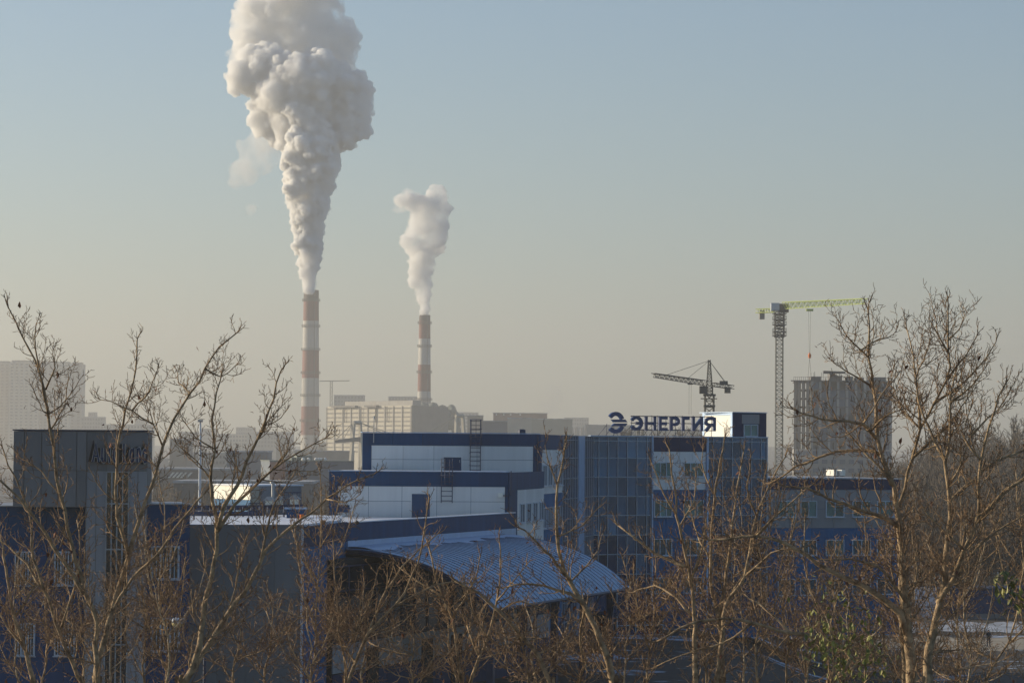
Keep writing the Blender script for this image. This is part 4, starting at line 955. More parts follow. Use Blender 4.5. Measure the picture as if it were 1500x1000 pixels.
# ---------------------------------------------------------------- long blue hall at the right
fH = F(XY(1375, 366), XY(1560, 372)); zt = fH.Z(1450, 862)
t = thing('long_blue_hall', (*fH.pt(5, -3, 0)[:2], ground_z(*fH.pt(5, -3, 0)[:2])), 'long low dark blue hall beyond the snow bank at the right', 'hall')
gz = ground_z(*fH.pt(5, 0, 0)[:2])
mb = MB(); fH.box(mb, 0, fH.L, -6, -.06, gz - 1, zt - .04); mb.build('wall', dnavy, t)
panel_grid(fH, frange(0, fH.L, 14), [gz + .6, zt], dnavy, t, 'navy_panel', .0, .05)
mb = MB(); fH.box(mb, -.2, fH.L + .2, -6.2, .2, zt + .003, zt + .1); mb.build('roof', metal_d, t)
mb = MB(); fH.box(mb, 0, fH.L, .0, .12, gz, gz + .58); mb.build('plinth', conc_d, t)

# ================================================================ SMOKE
def plume(name, D, prof, n, vox, dens, seed, label, dy=1.0, amp=1.0, top=None, colr=(.995, .995, .995), aniso=0.0, pscale=1.0, lobes=None, depth=2, het=0):
    """prof: list of (y, xl, xr) silhouette widths; built as a body of many billows with noise relief"""
    rg = random.Random(seed); prof = sorted(prof, key=lambda a: -a[0]); mb = bmesh_s = MB()
    def at(y):
        for (ya, la, ra), (yb, lb, rb) in zip(prof, prof[1:]):
            if yb <= y <= ya: q = (ya - y) / (ya - yb) if ya != yb else 0; return la + (lb - la) * q, ra + (rb - ra) * q
        return prof[-1][1:]
    ymax, ymin = prof[0][0], prof[-1][0]; S_ = D / FPX
    y = ymax
    def puff(p, r, lev):
        mb.sphere(p, r, (16, 10, 8, 6)[lev], (11, 7, 6, 5)[lev])
        if lev >= depth: return
        for _ in range((26, 11, 7)[lev] if lobes else (11, 9, 6)[lev]):
            v = Vector((rg.gauss(0, 1), rg.gauss(0, 1), rg.gauss(.15, 1))).normalized(); r2 = r * rg.uniform(.30, .52)
            if r2 < vox * .9: continue
            puff(p + v * (r * rg.uniform(.80, 1.0)), r2, lev + 1)
    if lobes:
        for (lx, ly, lr, ld) in lobes:
            q = P(lx, ly, D); q.y += ld * S_; puff(q, lr * S_ * .86, 0)
    while y > ymin and not lobes:
        l, r = at(y); c = (l + r) / 2; h = (r - l) / 2
        mb.sphere(P(c, y, D), h * S_ * .66, 14, 9)
        for k in range(n):
            a = rg.uniform(0, 2 * math.pi); rb = h * rg.uniform(.24, .44) * pscale; rr = max(0, h - rb * rg.uniform(1.25, 1.6))
            p = P(c + rr * math.cos(a), y + rg.uniform(-.35, .35) * h, D); p.y += rr * math.sin(a) * S_ * dy
            puff(p, rb * S_, 0)
        y -= max(3.5, h * .5)
    for i_, q in enumerate(mb.v):
        if q[2] > 344: mb.v[i_] = (q[0], q[1], 344 + (q[2] - 344) * .05)
    me = mb.mesh(name, snow); o = bpy.data.objects.new('tmp', me); col.objects.link(o)
    md = o.modifiers.new('r', 'REMESH'); md.mode = 'VOXEL'; md.voxel_size = vox; md.adaptivity = 0
    dg = bpy.context.evaluated_depsgraph_get(); me2 = bpy.data.meshes.new_from_object(o.evaluated_get(dg)); bpy.data.objects.remove(o)
    nv = len(me2.vertices); co = np.empty(nv * 3); me2.vertices.foreach_get('co', co); co = co.reshape(-1, 3)
    no = np.empty(nv * 3); me2.vertices.foreach_get('normal', no); no = no.reshape(-1, 3)
    DS = D / 1500; d = np.zeros(nv)
    for i in range(nv):
        v = Vector(co[i]) / DS
        d[i] = (noise.noise(v * .16) * 1.5 + noise.noise(v * .4 + Vector((9, 2, 5))) * 1.0 + noise.noise(v * .9) * .5) * amp * DS
    co += no * d[:, None]; co[:, 2] = np.minimum(co[:, 2], 347)
    me2.vertices.foreach_set('co', co.reshape(-1)); me2.update()
    print('PLUME', name, len(me.polygons), nv)
    m = bpy.data.materials.new(name + '_volume'); m.use_nodes = True; nn = m.node_tree; nn.nodes.clear()
    pv = nn.nodes.new('ShaderNodeVolumePrincipled'); ou = nn.nodes.new('ShaderNodeOutputMaterial'); pv.inputs['Color'].default_value = (*colr, 1); pv.inputs['Density'].default_value = dens; pv.inputs['Anisotropy'].default_value = aniso
    if het:
        tc = nn.nodes.new('ShaderNodeTexCoord'); nz = nn.nodes.new('ShaderNodeTexNoise'); nz.inputs['Scale'].default_value = .05; nz.inputs['Detail'].default_value = 5; nz.inputs['Roughness'].default_value = .62
        mr = nn.nodes.new('ShaderNodeMapRange'); mr.inputs[1].default_value = .5 - .12 * (2 - het); mr.inputs[2].default_value = .62; mr.inputs[3].default_value = dens * .12 if het < 1 else 0; mr.inputs[4].default_value = dens * 2.2
        nn.links.new(tc.outputs['Object'], nz.inputs['Vector']); nn.links.new(nz.outputs[0], mr.inputs[0]); nn.links.new(mr.outputs[0], pv.inputs['Density'])
    nn.links.new(pv.outputs[0], ou.inputs['Volume'])
    me2.materials.clear(); me2.materials.append(m); me2.name = name
    o = bpy.data.objects.new(name, me2); col.objects.link(o); tag(o, label, 'smoke'); return o
plume('smoke_plume', 1950, [(424, 440, 470), (200, 440, 470)], 0, .8, .55, 3, 'narrow dense billowing column of smoke rising straight from the taller chimney', lobes=[(454, 423, 9.5, 0), (454, 415, 11, 0), (454, 405, 12, 0), (453, 394, 14, 0), (452, 382, 16, 0), (452, 369, 18, 0), (450, 356, 20, 0), (451, 342, 21, 0), (453, 328, 22, 0), (452, 312, 25, 0), (445, 298, 22, 0), (460, 292, 24, 0), (450, 276, 29, 0), (466, 268, 24, 0), (438, 262, 22, -8), (456, 246, 34, 0), (478, 236, 22, 0), (434, 240, 21, -8), (460, 224, 32, -6), (444, 214, 24, -20), (484, 252, 16, -16), (432, 280, 16, -16)], depth=2, het=.5)
plume('smoke_plume', 1963, [(240, 400, 500), (60, 400, 500)], 0, .95, .34, 5, 'broad bright cauliflower head of smoke above the narrow column', lobes=[(464, 212, 27, 0), (455, 196, 46, -6), (508, 186, 34, 0), (532, 190, 13, 0), (505, 200, 17, 5), (420, 182, 34, 5), (392, 172, 26, 8), (450, 146, 62, 0), (392, 150, 30, 0), (380, 182, 17, 6), (508, 150, 38, 6), (523, 130, 23, 4), (470, 112, 40, -8), (420, 118, 34, -12), (356, 112, 25, 0), (384, 94, 32, 0), (342, 130, 12, 0), (374, 120, 24, 8), (450, 108, 14, -38), (438, 168, 20, -42), (412, 176, 14, -32), (482, 212, 20, -22)], depth=2, het=.5)
plume('smoke_plume', 1982, [(240, 400, 500), (0, 400, 500)], 0, 1.3, .16, 8, 'soft paler cap of smoke reaching the top edge of the picture', lobes=[(457, 60, 46, 0), (490, 52, 28, 0), (505, 42, 15, 0), (430, 70, 36, 0), (420, 20, 42, 0), (376, 46, 30, 0), (362, 62, 22, 0), (352, 30, 16, 0), (466, 10, 34, 0), (494, 14, 12, 0), (375, 10, 28, 0), (430, -20, 48, 0), (470, -30, 26, 0), (390, -34, 30, 0), (500, 78, 22, 0), (478, 96, 24, 0), (346, 52, 13, 0), (338, 78, 9, 0), (518, 52, 12, 0), (512, 66, 12, 0), (350, 88, 14, 0), (512, 100, 12, 0), (395, 70, 26, 0)], depth=2, het=1)
plume('smoke_plume', 2535, [(459, 600, 640), (300, 600, 640)], 0, .95, .20, 11, 'thinner pale plume drifting up from the shorter chimney', lobes=[(621, 458, 7, 0), (621, 449, 8, 0), (619, 438, 10, 0), (618, 426, 12, 0), (616, 412, 15, 0), (615, 397, 17, 0), (617, 382, 18, 0), (620, 366, 21, 0), (610, 352, 20, 0), (632, 350, 22, 3), (594, 350, 9, 0), (642, 333, 16, 0), (624, 328, 22, 0), (637, 308, 20, 0), (618, 306, 18, 0), (602, 296, 12, 0), (586, 295, 10, 0), (645, 290, 14, 0), (634, 282, 12, 0), (652, 305, 10, 0), (651, 345, 8, 0)], depth=2, het=1)
plume('smoke_wisp', 2535, [(306, 580, 592), (298, 572, 612), (288, 576, 618), (283, 590, 606)], 6, 1.2, .05, 12, 'faint wisp hanging off the left side of the smaller plume', .9, .8, het=1)
plume('smoke_wisp', 1976, [(270, 328, 352), (256, 330, 390), (240, 345, 412), (224, 340, 418), (206, 352, 412), (192, 366, 400)], 8, 1.4, .03, 13, 'thin torn wisp to the left of the narrow smoke column', .9, 1.0, het=1)
plume('smoke_wisp', 1976, [(314, 358, 370), (307, 355, 384), (300, 365, 378)], 6, 1.2, .03, 14, 'tiny faint wisp low to the left of the narrow smoke column', .9, .6, het=1)
plume('smoke_puff', 2990, [(602, 788, 815), (592, 785, 828), (580, 788, 832), (573, 795, 826)], 7, 1.6, .012, 15, 'dim grey puff low over the factories left of the roof sign', .9, .8, colr=(.6, .6, .62))
plume('steam_wisp', 211.2, [(756, 560, 600), (750, 560, 700), (744, 585, 690), (741, 600, 660)], 5, .16, .012, 16, 'low steam drifting along the foot of the white terrace wall', .35, .12)
# ================================================================ TREES
bark_m = mat('branch_bark', (.12, .075, .038), .85, c2=(.46, .31, .165), scale=7)
TRI = {}
def catmull(pts, step):
    P_ = [pts[0] + (pts[0] - pts[1])] + pts + [pts[-1] + (pts[-1] - pts[-2])]; out = []
    for i in range(1, len(P_) - 2):
        p0, p1, p2, p3 = P_[i-1:i+3]; n = max(1, int((p2 - p1).length / step))
        for k in range(n):
            t = k / n
            out.append(.5 * ((2*p1) + (p2 - p0)*t + (2*p0 - 5*p1 + 4*p2 - p3)*t*t + (3*p1 - p0 - 3*p2 + p3)*t*t*t))
    out.append(pts[-1]); return out
class Tree:
    def __init__(s, seed, twig=1.0, up=.10, dens=1.0, minr=.0046):
        s.r = random.Random(seed); s.stem = MB(); s.boughs = []; s.br = MB(); s.tw = MB(); s.leaf = MB(); s.twig = twig; s.up = up; s.dens = dens; s.minr = minr
    def perp(s, t):
        r = s.r
        while 1:
            v = Vector((r.gauss(0, 1), r.gauss(0, 1), r.gauss(0, 1))); v -= t * v.dot(t)
            if v.length > .3: return v.normalized()
    def shoot(s, p, d, L, r0, lev):
        """one curved shoot with its own side shoots"""
        r = s.r; n = {1: 7, 2: 4, 3: 2}[lev]; pts = [p]; d = d.normalized(); st = L / n
        wob = {1: .16, 2: .18, 3: .15}[lev]
        for i in range(n):
            d = (d + Vector((r.gauss(0, wob), r.gauss(0, wob), r.gauss(0, wob) + s.up * (2.0 if lev > 1 else 1.5)))).normalized()
            pts.append(pts[-1] + d * st)
        r1 = max(s.minr * .75, r0 * .35)
        rad = [r0 + (r1 - r0) * i / n for i in range(n + 1)]
        if lev > 1: rad[-2] *= 1.25; pts[-1] = pts[-1].lerp(pts[-2], .35)
        (s.br if lev == 1 else s.tw).tube(pts, rad, 4 if lev == 1 else 3, False)
        if lev == 3: return
        gap = {1: .095, 2: .062}[lev] / s.dens
        m = int(L / gap); sidev = s.perp(d)
        for k in range(m):
            q = (k + r.uniform(.2, .8)) / m
            if q < .12: continue
            i = min(n - 1, int(q * n)); f = q * n - i; pp = pts[i].lerp(pts[i+1], f); t = (pts[i+1] - pts[i]).normalized()
            sidev = (Quaternion(t, 2.4 + r.uniform(-.5, .5)) @ sidev); sidev = (sidev - t * sidev.dot(t)).normalized()
            dd = t * math.cos(R(52)) + sidev * math.sin(R(52)); rr = max(s.minr, rad[i] * .62)
            if lev == 1: s.shoot(pp, dd, L * r.uniform(.22, .48) * (1.15 - .6 * q) * s.twig + .05, rr, 2)
            else: s.shoot(pp, dd, r.uniform(.05, .17), s.minr, 3)
    def limb(s, pts, r0, r1, cl=.55, n=8, leafy=0, dense=1.0, gap=.24, start=0.0, wob=.012, bough=False):
        """a guided limb; cl = length of its side shoots near the middle"""
        r = s.r; path = catmull(pts, .22); m = len(path)
        path = [p + Vector((r.gauss(0, wob), r.gauss(0, wob), r.gauss(0, wob))) for p in path]
        rad = [(r0 + (r1 - r0) * (i / (m - 1)) ** .8) * r.uniform(.94, 1.08) for i in range(m)]
        if s.boughs is not None and bough: q_ = MB(); q_.tube(path, rad, n); s.boughs.append(q_)
        else: s.stem.tube(path, rad, n)
        # knots
        Ltot = sum((path[i+1] - path[i]).length for i in range(m - 1)); K = max(2, int(Ltot / gap * 1.6 * dense * s.dens)); sv = s.perp((path[1] - path[0]).normalized())
        for k in range(K):
            q = start + (1 - start) * (k + r.random()) / K
            i = min(m - 2, int(q * (m - 1))); t = (path[i+1] - path[i]).normalized(); pp = path[i].lerp(path[i+1], r.random())
            sv = Quaternion(t, 2.4 + r.uniform(-.6, .6)) @ sv; sv = (sv - t * sv.dot(t)).normalized()
            a = R(r.uniform(38, 68)); dd = t * math.cos(a) + sv * math.sin(a)
            Lc = cl * r.uniform(.35, 1.45) * (1.25 - .75 * q)
            s.shoot(pp, dd, max(.18, Lc), max(s.minr * 1.3, min(rad[i] * .5, .0125 * (Lc + .3))), 1)
        # tip
        for k in range(2): s.shoot(path[-1], (path[-1] - path[-3]).normalized() + Vector((r.gauss(0,.25), r.gauss(0,.25), .1)), cl * .5, r1, 1 if k == 0 else 2)
        return path
    def leaves(s, pts, n, spread, size):
        r = s.r
        for k in range(n):
            c = pts[r.randrange(len(pts))] + Vector((r.gauss(0, spread), r.gauss(0, spread), r.gauss(0, spread)))
            a = s.perp(Vector((0, 0, 1))) ; b = s.perp(a); z = r.uniform(.6, 1.2) * size
            u = a * z * .5; v = b * z * .75; w_ = a.cross(b) * z * .15
            o = len(s.leaf.v); s.leaf.v += [tuple(c - v), tuple(c + u * .9 - v * .2 + w_), tuple(c + u * .55 + v * .6), tuple(c + v * 1.2 - w_), tuple(c - u * .55 + v * .6), tuple(c - u * .9 - v * .2 + w_), tuple(c)]
            s.leaf.f += [(o, o+1, o+6), (o+1, o+2, o+6), (o+2, o+3, o+6), (o+3, o+4, o+6), (o+4, o+5, o+6), (o+5, o, o+6)]
    def finish(s, base, label, name='bare_tree', group=None, stemmat=None, twmat=None, lm=None, cat='tree'):
        t = thing(name, base, label, cat, group)
        s.stem.build('trunk', stemmat or bark, t, smooth=True)
        for q_ in s.boughs: q_.build('bough', stemmat or bark, t, smooth=True)
        if s.br.f: s.br.build('branches', twmat or bark_m, t, smooth=True)['kind'] = 'stuff'
        if s.tw.f: s.tw.build('twigs', twmat or bark_d, t)['kind'] = 'stuff'
        if s.leaf.f: s.leaf.build('leaves', lm or deadleaf, t)['kind'] = 'stuff'
        return t
def pth(D, pts, seed=0, wander=.25, d1=None):
    r = random.Random(seed); out = []; off_ = r.uniform(-.2, .2); d1 = D if d1 is None else d1
    for i, (x, y) in enumerate(pts): q = i / max(1, len(pts) - 1); off_ += r.uniform(-wander, wander) * .5; out.append(P(x, y, D + (d1 - D) * q + off_))
    return out
def px2r(w, D): return w / 2 * D / FPX
def down(D, x, y, seed=0, lean=0):
    """continue a trunk below the picture down to the ground"""
    p = P(x, y, D); r = random.Random(seed); gz = ground_z(p.x, p.y); n = 4
    return [Vector((p.x + lean * (1 - k / n) * (p.z - gz) * .1 + r.uniform(-.1, .1) * (k < n), p.y + r.uniform(-.1, .1) * (k < n), gz - .2 + (p.z - gz + .2) * k / n)) for k in range(n)]
def guided(seed, D, main, limbs, label, w0, w1, base_lean=0, cl=.6, dens=1.0, up=.10, leaves=0, name='bare_tree', stemmat=None, twmat=None, wander=.25, gap=.24, mstart=.5, lm=None):
    """main: pixel path of the trunk from bottom to top (the place each stem stands comes from its depth)"""
    T = Tree(seed, dens=dens, up=up)
    m = pth(D, main, seed, wander); dn = down(D, main[0][0], main[0][1], seed, base_lean)
    lw = len(dn); full = dn + [Vector(p) for p in m]
    T.limb(dn + [m[0]], px2r(w0 * 1.35, D), px2r(w0, D), cl=cl, gap=1.5, start=.3)
    path = T.limb(m, px2r(w0, D), px2r(w1, D), cl=cl, n=10, gap=gap)
    allp = list(path)
    for k, (pts, wa, wb, *o) in enumerate(limbs):
        kw = o[0] if o else {}
        dd = kw.pop('dd', T.r.uniform(-1.2, 1.2)); lp = pth(D, pts, seed + 31 * k, wander, D + dd)
        # the limb starts on the nearest point of the wood already grown
        near = min(allp, key=lambda p: (p - lp[0]).length)
        sh = near - lp[0]
        if sh.length < 1.2: lp = [p + sh * max(0, 1 - i / 2.5) for i, p in enumerate(lp)]
        allp += T.limb(lp, px2r(wa, D), px2r(wb, D), cl=kw.get('cl', cl), gap=kw.get('gap', gap), dense=kw.get('dense', 1.0), bough=True)
    if leaves: T.leaves(allp, leaves, .25, .075)
    b = dn[0]; b = Vector((b.x, b.y, ground_z(b.x, b.y)))
    return T.finish(b, label, name, stemmat=stemmat, twmat=twmat, lm=lm)

# --- left group
guided(1, 57, [(143, 1010), (139, 943), (141, 909), (125, 867), (110, 818), (99, 772), (88, 724), (80, 675), (72, 612), (64, 570), (50, 525), (33, 492), (12, 450)],
  [([(125, 867), (60, 770), (30, 730), (-8, 698)], 7, 3), ([(72, 612), (62, 560), (54, 510), (52, 478)], 4, 1.5), ([(88, 724), (60, 690), (30, 670)], 3, 1.5), ([(76, 640), (95, 600), (100, 560)], 3, 1.2), ([(64, 570), (80, 540), (78, 520)], 3, 1.2)],
  'bare tree whose long single stem leans left, highest at the left edge', 9, 2, leaves=24)
guided(2, 60, [(141, 1010), (143, 981), (152, 943), (163, 894), (179, 848), (194, 795), (213, 734), (228, 696), (237, 654), (255, 615), (279, 576), (300, 540), (321, 508), (345, 490)],
  [([(186, 820), (180, 795), (172, 760), (170, 720), (171, 675), (177, 636), (187, 588), (198, 540), (201, 500)], 6, 2), ([(163, 894), (194, 844), (228, 814), (266, 760), (300, 722)], 5, 2.5), ([(300, 540), (325, 552), (345, 535)], 3, 1.2), ([(279, 576), (262, 560), (260, 545)], 3, 1.2), ([(237, 654), (222, 620), (218, 600)], 3, 1.2), ([(177, 636), (150, 605), (138, 588)], 3, 1.2), ([(185, 600), (212, 570), (228, 545)], 3, 1.2)],
  'forked pale bare tree standing in front of the grey sign tower', 10, 2, leaves=20)
guided(3, 56, [(262, 1010), (281, 981), (293, 943), (300, 886), (312, 829), (319, 780), (311, 734), (309, 700), (313, 660), (312, 615), (318, 575), (322, 555)],
  [([(319, 780), (330, 740), (348, 711), (362, 675), (381, 636), (395, 600), (410, 545)], 7, 2), ([(320, 772), (345, 735), (365, 719), (399, 688), (437, 662), (460, 648), (478, 640)], 6, 1.5), ([(399, 688), (420, 665), (425, 640)], 3, 1.2), ([(312, 660), (285, 640), (270, 622)], 3, 1.2), ([(381, 636), (398, 605), (415, 590)], 3, 1.2), ([(313, 690), (290, 670), (262, 650)], 3, 1.2)],
  'bare tree dividing into three rising limbs in front of the grey panelled wall', 11, 2, leaves=24)
guided(4, 60, [(262, 1012), (304, 947), (334, 897), (365, 856), (380, 825), (403, 791), (441, 761), (480, 730), (510, 710), (548, 692)],
  [([(380, 825), (390, 780), (402, 740), (428, 700)], 4, 1.5), ([(334, 897), (345, 860), (352, 820), (360, 790)], 4, 1.5), ([(480, 730), (505, 735), (530, 722)], 2.5, 1)],
  'bare limb tree slanting right across the blue wall towards the white terrace', 10, 1.6, leaves=8)
guided(5, 63, [(51, 1010), (38, 954), (23, 905), (11, 848), (4, 800), (-6, 750)], [([(23, 905), (50, 860), (70, 820), (85, 780)], 4, 1.5), ([(38, 954), (0, 900), (-20, 860)], 4, 1.5)], 'dark stemmed bare tree at the lower left corner', 8, 2.5, leaves=12)
guided(6, 61, [(124, 1010), (105, 970), (87, 924), (65, 863), (49, 818), (46, 780), (40, 740), (22, 700), (5, 660)], [([(65, 863), (30, 815), (0, 792), (-15, 780)], 5, 2), ([(87, 924), (110, 860), (118, 800), (112, 760)], 4, 1.5)], 'pale bare tree with crossing stems left of the grey tower column', 7, 2, leaves=18)
# --- middle
guided(7, 66, [(505, 1008), (541, 927), (579, 886), (600, 850), (613, 823), (622, 780), (628, 730)], [([(541, 927), (560, 880), (590, 830), (640, 780)], 4, 1.5), ([(579, 886), (640, 856), (700, 852)], 3.5, 1.5)], 'thin dark bare tree in front of the dark showroom', 6, 1.5, leaves=6, dens=.8)
guided(8, 68, [(676, 1006), (669, 948), (662, 906), (648, 872), (636, 840), (628, 800)], [([(662, 906), (690, 860), (702, 820)], 4, 1.5), ([(648, 872), (610, 850), (585, 830)], 4, 1.5), ([(669, 948), (700, 900), (722, 870)], 3, 1.5)], 'small pale bare tree with a round top under the vault roof edge', 6, 2, leaves=6, cl=.75)
guided(9, 67, [(688, 1006), (696, 976), (714, 934), (728, 879), (733, 838), (730, 790)], [([(714, 934), (690, 890), (680, 850)], 3, 1.5), ([(700, 965), (688, 930), (684, 915)], 4, 2), ([(728, 879), (752, 850), (770, 830)], 3, 1.5)], 'slim pale bare tree in front of the middle of the vault roof', 6, 1.5, leaves=8, dens=.9)
guided(10, 62, [(900, 1008), (887, 955), (873, 920), (856, 889), (835, 851), (821, 820), (816, 785), (815, 730), (821, 690), (828, 650)],
  [([(833, 848), (807, 813), (780, 785), (755, 771)], 5, 2), ([(852, 882), (835, 866), (814, 861), (773, 854), (735, 860)], 6, 1.6), ([(816, 785), (850, 770), (875, 745)], 3, 1.3), ([(821, 700), (805, 670), (800, 650)], 2.5, 1.2), ([(835, 851), (870, 815), (885, 780)], 3, 1.3), ([(856, 889), (848, 940), (860, 985)], 4, 2)],
  'dark stemmed bare tree between the vault roof and the glass facade', 12, 1.8, leaves=18, cl=.55)
guided(11, 64, [(812, 1008), (787, 958), (762, 931), (733, 896), (700, 868), (668, 850)], [([(733, 896), (760, 880), (800, 895), (820, 905)], 3, 1.5), ([(762, 931), (740, 955), (705, 965)], 3, 1.4)], 'thick broken bough leaning left below the vault roof', 9, 3, cl=.5, leaves=6)
guided(12, 64, [(1020, 1008), (1017, 903), (1012, 852), (1004, 811), (993, 770), (988, 716), (980, 658)],
  [([(1004, 837), (978, 825), (958, 811), (929, 787), (905, 770)], 6, 2), ([(1012, 852), (1030, 800), (1035, 750)], 4, 1.5), ([(990, 740), (965, 700), (955, 675)], 3, 1.3), ([(1017, 903), (980, 868), (950, 858), (925, 868)], 4, 1.6), ([(993, 770), (1015, 735), (1020, 700)], 3, 1.3)],
  'dark bare tree in front of the white strip between glazed sections', 9, 1.8, leaves=18)
guided(13, 66, [(1058, 1008), (1053, 903), (1043, 869), (1041, 818), (1043, 770), (1046, 726), (1053, 692), (1061, 640)], [([(1041, 818), (1020, 780), (1010, 740)], 3, 1.5), ([(1046, 726), (1030, 690), (1028, 660)], 3, 1.2), ([(1060, 903), (1067, 852), (1075, 770), (1080, 716), (1090, 662)], 6, 1.8)], 'pale twin stemmed bare tree before the right glazed corner', 8, 1.8, leaves=12)
guided(14, 63, [(1050, 1010), (1060, 903), (1070, 872), (1090, 845), (1100, 791), (1107, 757), (1128, 709), (1150, 668)], [([(1100, 791), (1130, 760), (1165, 730), (1195, 705)], 4, 1.5), ([(1107, 757), (1095, 720), (1100, 680)], 3, 1.3), ([(1090, 845), (1130, 810), (1180, 800)], 4, 1.5)], 'bare tree with a rightward leaning stem beside the building corner', 8, 1.8, leaves=10)
# --- big tree right
guided(15, 55, [(1338, 1010), (1330, 930), (1325, 867), (1321, 808), (1316, 755), (1309, 713), (1293, 672), (1285, 641), (1281, 590), (1273, 522), (1271, 455)],
  [([(1287, 645), (1267, 624), (1240, 617), (1203, 612), (1162, 600)], 6, 2), ([(1296, 680), (1281, 668), (1247, 661), (1203, 668), (1165, 685), (1130, 706)], 6, 2), ([(1311, 720), (1288, 688), (1267, 665), (1240, 630)], 6, 1.8),
   ([(1316, 785), (1295, 765), (1260, 748), (1214, 729), (1183, 715), (1150, 712)], 7, 2), ([(1340, 930), (1326, 898), (1295, 877), (1260, 856), (1218, 839), (1180, 811), (1148, 795), (1113, 786), (1064, 788), (1040, 790)], 12, 3, {'gap': .35}),
   ([(1273, 522), (1250, 500), (1232, 480)], 3, 1.3), ([(1277, 540), (1298, 515), (1312, 495)], 3, 1.3), ([(1281, 590), (1300, 560), (1318, 545)], 3, 1.3), ([(1279, 570), (1240, 545), (1222, 530)], 3.5, 1.3),
   ([(1285, 640), (1310, 610), (1330, 600)], 4, 1.5), ([(1324, 870), (1345, 850), (1380, 830)], 4, 1.5), ([(1326, 880), (1300, 840), (1262, 820), (1200, 818)], 5, 2)],
  'large pale barked bare tree with long boughs reaching left over the low blue wing', 17, 2, leaves=24, cl=.62, gap=.2)
guided(16, 56, [(1326, 1010), (1322, 900), (1318, 800), (1315, 746), (1325, 716), (1335, 671), (1349, 627), (1369, 590), (1388, 556), (1390, 500), (1388, 449)],
  [([(1352, 620), (1345, 570), (1338, 520), (1328, 480)], 5, 1.6), ([(1388, 556), (1415, 520), (1430, 495)], 4, 1.4), ([(1389, 520), (1372, 490), (1365, 475)], 3.5, 1.3), ([(1369, 590), (1410, 560), (1445, 525), (1460, 500)], 4.5, 1.4), ([(1389, 500), (1405, 480), (1412, 462)], 3, 1.2), ([(1335, 671), (1370, 640), (1400, 610), (1420, 580)], 5, 1.6), ([(1340, 560), (1355, 520), (1362, 500)], 3, 1.2), ([(1349, 627), (1322, 600), (1310, 570)], 3.5, 1.3)],
  'bare tree with the highest densely twigged crown at the right', 9, 2, leaves=8, cl=.6, gap=.16)
guided(17, 54, [(1358, 1010), (1362, 950), (1376, 885), (1384, 850), (1384, 825), (1389, 790), (1393, 755), (1388, 713), (1386, 678), (1392, 640), (1392, 590), (1398, 545)],
  [([(1386, 678), (1372, 650), (1352, 610), (1342, 560)], 6, 2), ([(1379, 881), (1396, 846), (1414, 804), (1430, 765), (1433, 730), (1437, 675), (1451, 624), (1470, 560)], 9, 2), ([(1430, 768), (1470, 727), (1500, 700), (1530, 672)], 8, 4), ([(1410, 741), (1438, 706), (1463, 678), (1500, 657), (1530, 640)], 6, 3),
   ([(1392, 600), (1425, 570), (1440, 545)], 4, 1.4), ([(1437, 671), (1415, 640), (1420, 600)], 4, 1.4), ([(1388, 713), (1410, 670), (1420, 640)], 4, 1.5), ([(1451, 624), (1480, 590), (1490, 560)], 4, 1.4), ([(1400, 840), (1440, 790), (1480, 765), (1510, 745)], 5, 2), ([(1388, 800), (1360, 765), (1345, 740)], 4, 1.5)],
  'wide bare tree at the right edge with two stout limbs leaving the picture', 15, 2, leaves=10, cl=.6, gap=.19)
guided(18, 58, [(1440, 1010), (1459, 965), (1477, 940), (1490, 900), (1496, 860), (1500, 820)], [([(1459, 965), (1434, 955), (1412, 930)], 3, 1.3), ([(1477, 940), (1500, 920), (1520, 905)], 3, 1.3)], 'thin bare sapling in the lower right corner', 4, 1.5, dens=.7)
guided(19, 60, [(1212, 1010), (1246, 961), (1197, 933), (1155, 926), (1102, 912), (1064, 905), (1010, 915), (960, 940)], [([(1155, 926), (1120, 890), (1090, 870)], 4, 1.5), ([(1102, 912), (1060, 940), (1010, 955), (960, 975)], 4, 1.5)], 'arched dark bough sweeping left near the bottom of the picture', 8, 3, cl=.6, gap=.3)

# --- unguided thicket trees, grown from a stem and forks
def wild(seed, px, ytop, D, label, cl=.65, w0=3.2, forks=4, dens=1.0, sp=60, leaves=4, gap=.2, stemmat=None, ybase=1010):
    r = random.Random(seed * 7 + 1)
    x0 = px + r.uniform(-20, 20); n = 5
    main = [(x0 + (px - x0) * k / n + r.uniform(-7, 7) * (k > 0), ybase + (ytop - ybase) * k / n) for k in range(n + 1)]
    lim = []
    for k in range(forks):
        q = r.uniform(.05, .75); i = int(q * n); y = main[i][1] + (main[i+1][1] - main[i][1]) * (q * n - i); x = main[i][0] + (main[i+1][0] - main[i][0]) * (q * n - i)
        sg_ = 1 if k % 2 else -1; h = (y - ytop) * r.uniform(.35, .85); s_ = sg_ * r.uniform(.4, 1) * sp
        lim.append(([(x, y), (x + s_ * .45, y - h * .3), (x + s_ * .8, y - h * .65), (x + s_, y - h)], w0 * .55, 1.4))
    guided(seed, D, main, lim, label, w0, 1.5, cl=cl, dens=dens, leaves=leaves, gap=gap, stemmat=stemmat, up=.07)
